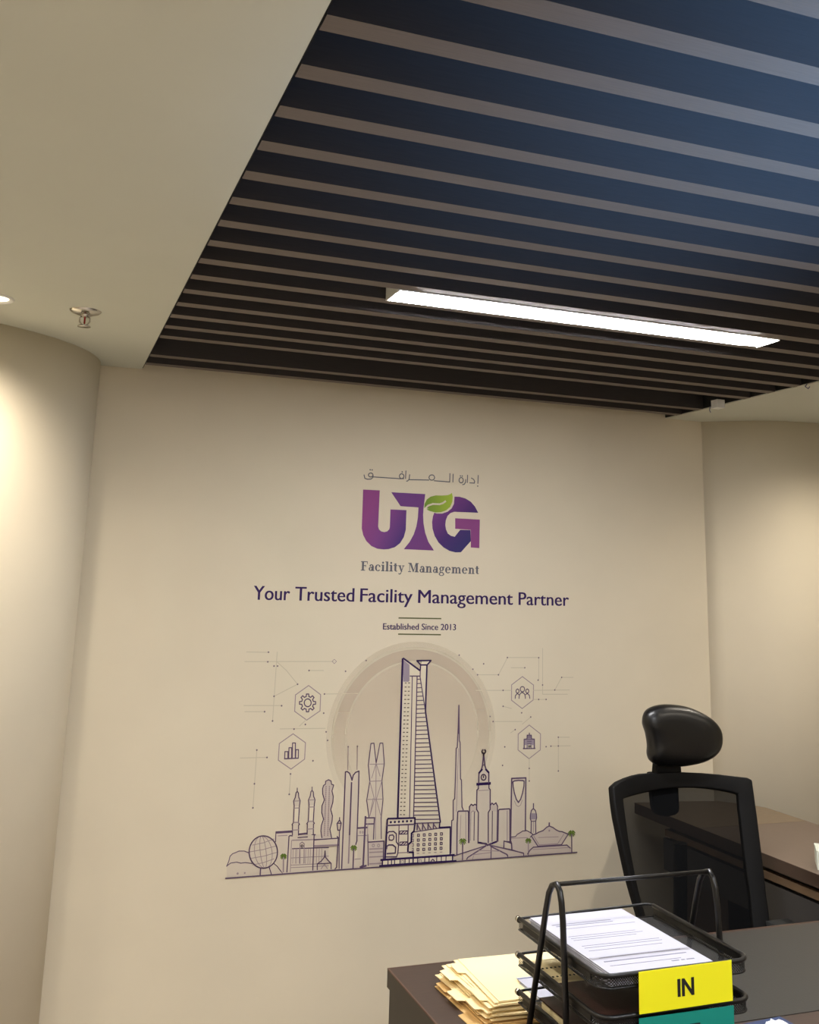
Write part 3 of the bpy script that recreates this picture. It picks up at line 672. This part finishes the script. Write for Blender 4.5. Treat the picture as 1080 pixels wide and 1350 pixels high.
k.line([(490,925),(750,915)], SOFT, .7); k.dot((632,835), 1.2, SOFT); k.done('pavilion', mural)
palm(FN, 360, 960, 362, 1150, .9, SOFT); palm(FN, 922, 862, 923, 1112, 1.15, MID)
# hexagon badges
k = Ink(FO); k.line([(513,124),(655,232),(648,425),(490,534),(347,430),(357,235)], SOFT, 1.0, True)
g_ = []
for i in range(8):
    for da, r in ((-13, 76), (-8, 104), (8, 104), (13, 76)): g_.append((500 + .93*r*cos(radians(45*i + da)), 330 + 1.02*r*sin(radians(45*i + da))))
k.line(g_, MID, 1.2, True); k.line(arc(502, 329, 41, 46, 0, 360, 20), MID, 1.2); k.done('gear_badge', mural)
k = Ink(FO); k.line([(328,697),(475,802),(465,997),(304,1116),(153,1010),(165,812)], SOFT, 1.0, True)
for x0, x1, y in ((232, 268, 908), (280, 312, 862), (322, 356, 806), (362, 392, 885)): k.line([(x0-4, 990), (x0, y), (x1, y), (x1-2, 988)], MID, 1.1)
k.line([(225,993),(388,986)], MID, 1.3); k.done('bar_chart_badge', mural)
k = Ink(FQ); k.line([(440,198),(572,298),(568,475),(437,577),(310,478),(312,296)], SOFT, 1.0, True)
k.line(arc(440,347,26,31,0,360,16), MID, 1.1); k.line(arc(382,370,18,24,0,360,12), MID, 1.1); k.line(arc(498,370,18,24,0,360,12), MID, 1.1)
k.line([(400,458)] + arc(438,440,36,52,185,355,10) + [(475,458)], MID, 1.1); k.line([(354,458),(356,425),(380,398),(402,415)], MID, 1.1); k.line([(478,412),(498,398),(522,420),(528,458)], MID, 1.1); k.done('people_badge', mural)
k = Ink(FQ); k.line([(521,773),(655,878),(652,1068),(519,1172),(388,1068),(390,880)], SOFT, 1.0, True)
k.fill([(458,940),(492,935),(494,895),(548,893),(550,935),(584,938),(588,1050),(452,1052)], SHADE)
k.line([(450,1052),(590,1050)], MID, 1.4); k.line([(460,1045),(460,942),(494,938),(496,893),(546,893),(549,938),(583,940),(583,1045)], MID, 1.2); k.line([(522,890),(522,868)], MID, 1.3)
for y in (915, 940, 965, 990): k.line([(497,y),(548,y)], MID, .8)
for x in (478, 562): k.fill([(x-10,1010),(x+10,1010),(x+10,1045),(x-10,1045)], PALE)
k.line(arc(522,1040,14,28,180,360,8), PALE, 1.6); k.done('building_badge', mural)

# ------------------------------------------------------------------ front desk
DZ = .75
desk = thing('office_desk', 'large dark walnut office desk in the foreground with a grey inset writing surface', 'desk', loc=(1.9, 1.9, 0))
def rel(o, root): o.parent = root; o.matrix_parent_inverse = Matrix.Translation(-Vector(root.location)); return o
DX0, DX1, DY0, DY1 = .835, 2.36, 1.28, 2.352
bm = bmesh.new(); box(bm, DX0, DX1, DY0, DY1, DZ - .038, DZ); bevel(bm, .0015, 1); rel(link('desk_top', bm, DESKTOP), desk)
bm = bmesh.new()
box(bm, DX0 - .0006, DX0 + .0030, DY0, DY1, DZ - .0025, DZ + .0006); box(bm, DX0, DX1, DY1 - .003, DY1 + .0006, DZ - .0025, DZ + .0006)
rel(link('edge_band', bm, EDGE), desk)
bm = bmesh.new(); box(bm, DX0 - .0008, DX0 + .010, DY0 + .002, DY1 - .001, DZ - .038, DZ - .003); rel(link('side_edging', bm, DESKSIDE), desk)
bm = bmesh.new(); box(bm, DX0 + .004, DX0 + .040, DY0 + .03, DY1 - .006, 0, DZ - .038); rel(link('side_panel', bm, DESKSIDE), desk)
bm = bmesh.new(); box(bm, DX1 - .045, DX1 - .008, DY0 + .03, DY1 - .03, 0, DZ - .038); rel(link('side_panel', bm, DESKSIDE), desk)
bm = bmesh.new(); box(bm, DX0 + .04, DX1 - .045, DY0 + .25, DY0 + .27, .2, DZ - .038); rel(link('modesty_panel', bm, DESKSIDE), desk)
bm = bmesh.new(); box(bm, 1.30, DX1 - .015, 1.884, DY1 - .014, DZ - .001, DZ + .0015); bevel(bm, .0007, 1); rel(link('writing_inset', bm, PAD), desk)['label'] = 'grey inset writing surface'

# ------------------------------------------------------------------ credenza
cr = thing('credenza', 'long brown credenza along the right side behind the black office chair', 'cabinet', loc=(2.6, 2.6, 0))
CX0, CX1 = 2.387, 2.877
bm = bmesh.new(); prism(bm, [(CX0, 1.0), (CX1, 1.0), (CX1, 3.315), (CX0, 3.315)], DZ - .040, DZ); rel(link('top_board', bm, [CRED_TOP]), cr)
bm = bmesh.new(); prism(bm, [(CX0, 3.317), (CX1, 3.317), (CX1, 3.55), (2.85, 3.60), (2.755, 3.70), (2.60, 3.728), (CX0, 3.752)], DZ - .040, DZ); rel(link('end_board', bm, [CRED_LIGHT]), cr)['label'] = 'lighter brown end section'
bm = bmesh.new(); prism(bm, [(CX0 - .001, 1.0), (CX0 + .02, 1.0), (CX0 + .02, 3.73), (CX0 - .001, 3.753)], DZ - .041, DZ - .001); rel(link('front_edging', bm, CRED_SIDE), cr)
bm = bmesh.new(); box(bm, CX0 + .03, CX1 - .02, 1.02, 3.55, DZ - .058, DZ - .040); rel(link('shadow_gap', bm, VOID), cr)
bm = bmesh.new(); box(bm, CX0 + .012, CX1 - .02, 1.02, 3.56, DZ - .082, DZ - .058); rel(link('rail', bm, CRED_RAIL), cr)['label'] = 'lighter brown rail'
bm = bmesh.new(); box(bm, CX0 + .035, CX1 - .02, 1.02, 3.56, DZ - .095, DZ - .082); rel(link('shadow_gap', bm, VOID), cr)
bm = bmesh.new(); box(bm, CX0 + .018, CX0 + .036, 1.04, 3.58, DZ - .21, DZ - .095); bevel(bm, .001, 1); rel(link('drawer_front', bm, CRED_BODY), cr)
bm = bmesh.new(); box(bm, CX0 + .10, CX1 - .02, 3.30, 3.60, 0, DZ - .095); rel(link('end_pedestal', bm, CRED_SIDE), cr)
bm = bmesh.new(); box(bm, CX1 - .05, CX1 - .02, 1.04, 3.30, 0, DZ - .095); rel(link('back_panel', bm, VOID), cr)
bm = bmesh.new(); box(bm, CX0 + .036, CX1 - .05, 1.04, 1.08, 0, DZ - .095); rel(link('end_panel', bm, CRED_SIDE), cr)
# white tissue carton on the credenza
tb = thing('tissue_box', 'small white carton standing on the brown credenza at the right picture edge', 'box', loc=(2.421, 2.752, DZ))
bm = bmesh.new(); box(bm, 0, .22, 0, .11, .0005, .056); bevel(bm, .002, 2); link('carton', bm, BOXCARD, tb)
bm = bmesh.new(); box(bm, .028, .040, -.0008, .0002, .020, .045); box(bm, .015, .09, -.0008, .0002, .010, .013); link('print_mark', bm, BOXPRINT, tb)
tb.rotation_euler = (0, 0, radians(-38))

# ------------------------------------------------------------------ office chair
ch = thing('office_chair', 'black high-back mesh office chair with leather headrest behind the desk', 'chair', loc=(2.06, 2.75, 0))
XC = 2.075
def on_back(x, y):
    d = ray(x, y); t = 2.95
    for _ in range(30):
        p = d * (t / d.y); Yt = 2.97 + .30 * min(0, p.z + .62) * 1.0 - .055 * ((p.x - XC) / .27) ** 2
        t += (Yt - t) * .6
    p = d * (t / d.y); return Vector((p.x, p.y, p.z + CAMZ))
CF = (780, 900, 3.6)
def cf(x, y): return (CF[0] + x / CF[2], CF[1] + y / CF[2])
LO = [(90,495),(97,570),(107,640),(130,755),(165,915),(190,1005),(215,1090),(240,1180),(262,1260),(280,1330)]
LI = [(140,552),(143,590),(150,645),(165,755),(195,915),(215,1005),(240,1090),(265,1180),(290,1260),(305,1330)]
RI = [(690,530),(693,590),(700,645),(712,755),(730,915),(745,1005),(752,1090),(762,1180),(770,1260),(775,1330)]
RO = [(758,462),(771,560),(782,640),(796,755),(815,915),(824,1005),(836,1090),(845,1180),(852,1260),(858,1330)]
n_rows = len(LO)
def row(i, n=12):
    a, b = LI[i], RI[i]
    return [(a[0] + (b[0]-a[0])*j/n, a[1] + (b[1]-a[1])*j/n + (0 if i else -46*(1-(2*j/n-1)**2)*.9)) for j in range(n+1)]
top_out = [(90,495),(118,470),(155,453),(195,440),(232,432),(300,428),(370,425),(430,425),(520,429),(600,436),(680,446),(735,452),(758,462)]
bm = bmesh.new(); V = {}
def vv(bm, p):
    key = (round(p[0], 2), round(p[1], 2))
    if (id(bm), key) not in V: V[(id(bm), key)] = bm.verts.new(on_back(*cf(*p)))
    return V[(id(bm), key)]
R0 = row(0)
for i in range(n_rows - 1):
    bm.faces.new([vv(bm, p) for p in (LO[i], LO[i+1], LI[i+1], LI[i])]); bm.faces.new([vv(bm, p) for p in (RI[i], RI[i+1], RO[i+1], RO[i])])
to = [LO[0]] + top_out[1:-1] + [RO[0]]
for j in range(12): bm.faces.new([vv(bm, p) for p in (to[j], R0[j], R0[j+1], to[j+1])])
bb = [(LO[-1][0] + (RO[-1][0]-LO[-1][0])*j/12, 1370) for j in range(13)]; RB = row(n_rows-1)
for j in range(12): bm.faces.new([vv(bm, p) for p in (RB[j], bb[j], bb[j+1], RB[j+1])])
bmesh.ops.recalc_face_normals(bm, faces=bm.faces)
o = rel(link('back_frame', bm, CHAIR_PLASTIC, smooth=True), ch)
md = o.modifiers.new('solid', 'SOLIDIFY'); md.thickness = .024; md.offset = 0
md = o.modifiers.new('bevel', 'BEVEL'); md.width = .006; md.segments = 3; md.limit_method = 'ANGLE'
bm = bmesh.new()
rows = [row(i) for i in range(n_rows)]
for i in range(n_rows - 1):
    for j in range(12): bm.faces.new([vv(bm, p) for p in (rows[i][j], rows[i+1][j], rows[i+1][j+1], rows[i][j+1])])
rel(link('back_mesh', bm, CHAIR_MESH, smooth=True), ch)['label'] = 'see-through black mesh'
def slab_on_back(name, pts, off, th, m, bev=.006):
    P = [on_back(*cf(*p)) + Vector((0, off, 0)) for p in pts]
    bm = bmesh.new(); a = [bm.verts.new(p) for p in P]; b = [bm.verts.new(p + Vector((0, th, 0))) for p in P]; n = len(P)
    bm.faces.new(a); bm.faces.new(b[::-1])
    for i in range(n): bm.faces.new((a[i], b[i], b[(i+1) % n], a[(i+1) % n]))
    bmesh.ops.recalc_face_normals(bm, faces=bm.faces); bevel(bm, bev, 2)
    return rel(link(name, bm, m), ch)
slab_on_back('headrest_bracket', [(292,432),(430,428),(438,600),(436,622),(420,636),(385,645),(345,640),(322,630),(308,600)], .022, .018, CHAIR_PLASTIC)
slab_on_back('headrest_post', [(312,385),(425,385),(433,470),(306,470)], .0, .030, CHAIR_PLASTIC, .005)
# headrest cushion
HO = [(236,182),(244,143),(268,120),(322,104),(390,104),(458,116),(526,148),(570,187),(592,236),(590,298),(566,342),(517,376),(440,396),(380,398),(314,392),(276,373),(262,345),(264,300),(254,242),(242,208)]
def catmull(pts, k=3):
    out = []; n = len(pts)
    for i in range(n):
        p0, p1, p2, p3 = [Vector(pts[(i+j-1) % n]) for j in range(4)]
        for s in range(k):
            t = s / k; out.append(.5*((2*p1) + (-p0+p2)*t + (2*p0-5*p1+4*p2-p3)*t*t + (-p0+3*p1-3*p2+p3)*t**3))
    return out
HP = [at_y(*cf(p.x, p.y), 2.96) for p in catmull(HO)]
hc = sum(HP, Vector()) / len(HP)
bm = bmesh.new(); rings = []
for i in range(0, 13):
    a = -pi/2 + pi * i / 12
    s = cos(a) ** .55 if abs(a) < pi/2 - 1e-6 else 0
    y = sin(a) * .045
    if s < 1e-6: rings.append([bm.verts.new(hc + Vector((0, y, 0)))])
    else: rings.append([bm.verts.new(Vector((hc.x + (p.x-hc.x)*s, hc.y + y - .018*((p.x-hc.x)*s/.14)**2, hc.z + (p.z-hc.z)*s))) for p in HP])
for A, B in zip(rings, rings[1:]):
    n = len(HP)
    for q in range(n):
        vs = []
        for w_ in (A[q % len(A)], A[(q+1) % len(A)], B[(q+1) % len(B)], B[q % len(B)]):
            if w_ not in vs: vs.append(w_)
        bm.faces.new(vs)
bmesh.ops.recalc_face_normals(bm, faces=bm.faces)
rel(link('headrest', bm, LEATHER, smooth=True), ch)['label'] = 'shiny black leather headrest'
# seat, arms, base
bm = bmesh.new(); box(bm, 1.80, 2.31, 2.42, 2.90, .42, .50); bevel(bm, .03, 4); rel(link('seat', bm, CHAIR_FABRIC, smooth=True), ch)
bm = bmesh.new(); tube(bm, [(2.06, 2.75, .40), (2.06, 2.94, .40), (2.06, 2.985, .50), (2.06, 2.97, .80)], .022, 10); rel(link('back_support', bm, CHAIR_PLASTIC), ch)
for s, x in ((1, 2.30), (-1, 1.80)):
    bm = bmesh.new(); box(bm, x - .042, x + .042, 2.56, 2.81, .575, .598); bevel(bm, .012, 3); pad = rel(link('arm_pad', bm, ARM_GREY, smooth=True), ch)
    bm = bmesh.new(); tube(bm, [(x, 2.70, .58), (x, 2.70, .45), (x - s*.04, 2.70, .41), (x - s*.15, 2.70, .405)], .016, 8); rel(link('arm_post', bm, CHAIR_PLASTIC), ch)
bm = bmesh.new(); tube(bm, [(2.06, 2.68, .42), (2.06, 2.68, .10)], .028, 12); rel(link('gas_lift', bm, CHROME), ch)
for q in range(5):
    a = radians(90 + 72*q); e = (2.06 + .30*cos(a), 2.68 + .30*sin(a))
    bm = bmesh.new(); tube(bm, [(2.06, 2.68, .11), (2.06 + .15*cos(a), 2.68 + .15*sin(a), .10), (e[0], e[1], .075)], [.026, .020, .016], 8); leg = rel(link('base_leg', bm, CHAIR_PLASTIC), ch)
    bm = bmesh.new(); tube(bm, [(e[0] - .022*sin(a), e[1] + .022*cos(a), .029), (e[0] + .022*sin(a), e[1] - .022*cos(a), .029)], .029, 14); rel(link('caster', bm, CHAIR_PLASTIC), ch)

# ------------------------------------------------------------------ letter tray organiser
org = thing('letter_tray_stand', 'black wire mesh three-tier letter tray stand with A-frame handles on the desk', 'tray stand', loc=(1.11, 1.76, DZ))
TX0, TX1, TY0, TY1 = .958, 1.268, 1.622, 1.930
def aframe(X, name='handle_frame'):
    bm = bmesh.new()
    A = Vector((X, 1.752, 1.081))
    pts = [Vector((X, 1.878, DZ + .004)), Vector((X, 1.795, 1.025)), Vector((X, 1.783, 1.058)), Vector((X, 1.770, 1.074)), A, Vector((X, 1.741, 1.072)), Vector((X, 1.735, 1.055)), Vector((X, 1.730, 1.025)), Vector((X, 1.712, DZ + .004))]
    tube(bm, pts, .0058, 10)
    return rel(link(name, bm, BLACK_METAL), org)
aframe(.9465); aframe(1.2795)
bm = bmesh.new(); tube(bm, [(.9465, 1.752, 1.0810), (1.2795, 1.752, 1.0810)], .0040, 10); rel(link('handle_bar', bm, BLACK_METAL), org)
bm = bmesh.new()
tube(bm, [(.9465, 1.878, DZ + .005), (1.2795, 1.878, DZ + .005)], .004, 8); tube(bm, [(.9465, 1.712, DZ + .005), (1.2795, 1.712, DZ + .005)], .004, 8)
rel(link('foot_bar', bm, BLACK_METAL), org)
def tray(zr):
    """U-shaped rim open at the back, mesh walls below it, mesh floor"""
    r = .028; h = .020
    path = [(TX0, TY1)] + [(TX0 + r - r*cos(radians(a)), TY0 + r - r*sin(radians(a))) for a in range(0, 91, 15)] + [(TX1 - r + r*sin(radians(a)), TY0 + r - r*cos(radians(a))) for a in range(0, 91, 15)] + [(TX1, TY1)]
    bm = bmesh.new(); tube(bm, [(x, y, zr) for x, y in path], .0042, 8)
    # flat side bands under the rim
    for X in (TX0, TX1):
        box(bm, X - .0015, X + .0015, TY0 + .03, TY1 - .02, zr - .014, zr)
    tube(bm, [(TX1, TY1 - .001, zr)] + [(TX1 - .012 + .012*cos(radians(a)), TY1 + .012*sin(radians(a)), zr) for a in range(0, 91, 30)] + [(TX0 + .02, TY1 + .012, zr - .004), (TX0 + .01, TY1 + .010, zr - .004)], .0026, 8)
    tube(bm, [(TX0, TY1 - .002, zr - h), (TX1, TY1 - .002, zr - h)], .002, 8)
    tube(bm, [(x, y, zr - h) for x, y in path], .0018, 6)
    o = rel(link('tray_rim', bm, BLACK_METAL), org)
    for X in (TX0,):
        bm = bmesh.new(); tube(bm, [(X, TY1 - .002, zr - .002), (X, TY1 + .006, zr - .002)], .0060, 10); c = link('end_cap', bm, STEEL); c.parent = o
    bm = bmesh.new()
    for a, b in zip(path, path[1:]):
        bm.faces.new([bm.verts.new(q) for q in ((a[0], a[1], zr - h), (b[0], b[1], zr - h), (b[0], b[1], zr - .002), (a[0], a[1], zr - .002))])
    rel(link('mesh_wall', bm, TRAY_MESH_V), org)
    bm = bmesh.new(); bm.faces.new([bm.verts.new((x, y, zr - h)) for x, y in path]); rel(link('mesh_floor', bm, TRAY_MESH_H), org)
for zr in (.970, .906, .840): tray(zr)

# paper stack in the top tray
st = thing('paper_stack', 'stack of white printed sheets lying in the top letter tray', 'paper', loc=(1.084, 1.775, .9522))
for i in range(7):
    bm = bmesh.new(); zz = i * .0029
    box(bm, -.105, .105, -.148, .148, zz, zz + .0024)
    s = link('sheet', bm, PAPER, st); s.location = (random.uniform(-.0015, .0015), random.uniform(-.002, .002), 0); s.rotation_euler = (0, 0, radians(random.uniform(-.5, .5)))
bm = bmesh.new()
zt = 6 * .0029 + .0024
for y, x0, x1, h in ((.095,-.085,.045,.0012),(.086,-.080,.045,.0012),(.070,-.07,.085,.0006),(.03,-.085,.06,.0005),(.02,-.085,.07,.0005),(.01,-.085,.05,.0005),(-.02,-.085,.08,.0005),(-.03,-.085,.08,.0005),(-.045,-.085,.07,.0005),(-.08,-.085,.085,.0006),(-.098,-.085,.085,.0016),(-.118,-.085,.06,.0006)):
    box(bm, x0, x1, y - h, y + h, zt, zt + .0003)
for x0, x1 in ((.035, .05), (.055, .062), (.066, .082)): box(bm, x0, x1, -.128, -.125, zt, zt + .0003)
link('printed_lines', bm, INK_GREY, st)

# contents of the lower trays
t = thing('spiral_notebook', 'cream spiral notebook lying at the back of the middle letter tray', 'notebook', loc=(1.07, 1.849, .8888))
bm = bmesh.new(); box(bm, -.105, .10, -.06, .072, 0, .006); bevel(bm, .001, 1); link('cover', bm, CREAM, t)
bm = bmesh.new()
for j in range(22):
    for yy in (.030, -.012): box(bm, -.098 + j*.009, -.0945 + j*.009, yy - .0035, yy, .0058, .0072)
link('punched_row', bm, BLACKINK, t)['kind'] = 'stuff'
t = thing('leather_folder', 'dark brown leather folder lying in the front of the middle letter tray', 'folder', loc=(1.085, 1.735, .8818))
bm = bmesh.new(); box(bm, -.112, .10, -.100, .062, .007, .016); bevel(bm, .003, 2); link('cover', bm, BROWN_LEATHER, t); t.rotation_euler = (0, 0, radians(-2))
t = thing('brown_book', 'reddish brown bound book with pale page edges in the bottom letter tray', 'book', loc=(1.075, 1.745, .8205))
for z0, z1, nm in ((0, .003, 'back_cover'), (.019, .022, 'front_cover')):
    bm = bmesh.new(); box(bm, -.095, .10, -.10, .14, z0, z1); bevel(bm, .001, 1); link(nm, bm, BROWN_LEATHER, t)
bm = bmesh.new(); box(bm, -.092, .097, -.097, .137, .003, .019); link('pages', bm, CREAM, t)
bm = bmesh.new(); box(bm, -.105, .105, -.13, .14, 0, .0022)
tag(link('loose_sheet', bm, PAPER_GREY, loc=(1.068, 1.772, .872)), 'grey printed sheet lying flat on the floor of the middle letter tray', 'paper')
bpy.data.objects['loose_sheet'].location.z = .8864
# papers behind the stand with a blue edge
t = thing('paper_bundle', 'thin white papers with a blue top edge lying on the manila folders beside the stand', 'paper', loc=(1.01, 2.03, .8))
# (placed after the folders, see below)
# name cards
def card(name, label, z1, z0, m, text, tx, tw, cap):
    t = thing(name, label, 'sign', loc=(1.124, TY0 - .008, (z0+z1)/2))
    bm = bmesh.new(); box(bm, -.0965, .0965, -.0006, .0006, -(z1-z0)/2, (z1-z0)/2); link('card', bm, m, t)
    g = typeset('lettering', text, tx - tw/2, tx + tw/2, -cap/2, cap, BLACKINK, t, Yp=-.0012, bold=.0013)
    return t
card('yellow_label_card', 'bright yellow card reading IN clipped to the front of the top tray', .975, .910, YELLOW, 'IN', -.002, .032, .028).rotation_euler = (0, 0, radians(1))
card('teal_label_card', 'teal green card mostly cut off by the lower picture edge, below the yellow card', .903, .838, TEAL, 'OUT', -.002, .052, .028)
# crumpled sheets in the bottom tray
def crumple(name, label, loc, r, m, seed):
    rnd = random.Random(seed); bm = bmesh.new(); bmesh.ops.create_icosphere(bm, subdivisions=3, radius=r)
    for v in bm.verts: v.co *= rnd.uniform(.78, 1.1); v.co.z *= .45
    o = link(name, bm, m, loc=loc); return tag(o, label, 'tissue')
crumple('crumpled_paper', 'crumpled white paper in the bottom letter tray at its right end', (1.240, 1.648, .838), .026, TISSUE, 3)

# ------------------------------------------------------------------ manila folders
def folder(i, z, x, y, rot, tab, m):
    t = thing('manila_folder', '', 'folder', 'manila folders piled on the desk', loc=(x, y, z))
    W, D = .30, .235      # length along X, depth along Y (tab edge faces the left)
    bm = bmesh.new()
    pts = [(0, 0), (W, 0), (W, D), (0, D)]
    prism(bm, pts, 0, .0015); link('back_leaf', bm, m, t)
    bm = bmesh.new(); prism(bm, [(.010, .001), (W, .001), (W, D - .001), (.010, D - .001)], .0018, .0033); link('front_leaf', bm, m, t)
    bm = bmesh.new(); y0, y1 = tab
    prism(bm, [(.002, y0), (.002, y1), (-.016, y1 - .006), (-.016, y0 + .006)], .0001, .0014); link('tab', bm, m, t)
    t.rotation_euler = (0, 0, radians(rot)); return t
rnd = random.Random(5); z = DZ + .0006; specs = []
FL_ = [(.900, 1.985, 3, (.02, .09), 'lowest aged folder, its wide tab jutting farthest toward the viewer'), (.915, 1.995, -4, (.10, .16), 'second from the bottom of the pile, aged tan'), (.908, 2.000, 1, (.16, .22), 'third from the bottom, tan, turned slightly'),
       (.922, 1.998, -2, (.03, .09), 'fourth from the bottom, darker cream'), (.912, 2.004, 4, (.09, .15), 'fifth up in the pile, tab near its middle'), (.925, 2.000, -5, (.15, .21), 'sixth up in the pile, tab to the back'),
       (.915, 2.006, 0, (.02, .08), 'seventh up in the pile, tab to the front'), (.928, 2.003, -3, (.08, .14), 'fourth from the top, tab near the middle'), (.921, 2.008, 2, (.15, .215), 'third from the top, tab to the back'),
       (.930, 2.004, -1, (.03, .10), 'second from the top of the pile'), (.934, 2.010, -2, (.16, .22), 'topmost pale folder of the pile')]
for i, (x, y, r, tb_, lab) in enumerate(FL_):
    f = folder(i, z, x + .012, y + .004, r, tb_, MANILA_D if i < 3 else MANILA); f['label'] = 'manila folder, ' + lab; z += .0038
for nm, dx, dy, zz, m in (('grey_sheet', .0, -.02, z, PAPER_GREY), ('white_sheet', .004, -.01, z + .0014, PAPER)):
    pass
t.location = (1.08, 2.05, z)
for n_, (dx, dy, zz, m) in enumerate(((0, -.012, 0, PAPER_GREY), (.004, 0, .0016, PAPER), (.002, .006, .0032, PAPER))):
    pb = bpy.data.objects['paper_bundle']
    bm = bmesh.new(); box(bm, dx - .06, dx + .15, dy - .14, dy + .06, zz, zz + .0012); link('sheet', bm, m, pb)
pb.location = (1.095, 2.035, z + .0004)
bm = bmesh.new(); box(bm, -.058, .05, .0575, .0595, .0045, .0052); link('blue_edge', bm, NAVY, pb)

# navy pad and tissue at the lower right
t = thing('navy_notepad', 'navy blue notepad corner on the desk at the bottom right', 'notepad', loc=(1.526, 1.868, DZ + .002))
bm = bmesh.new(); box(bm, -.10, 0, -.15, 0, 0, .006); bevel(bm, .001, 1); link('cover', bm, NAVY, t); t.rotation_euler = (0, 0, radians(5))
crumple('crumpled_tissue', 'crumpled white tissue lying on the navy notepad at the bottom edge', (1.474, 1.808, DZ + .014), .029, TISSUE, 8)
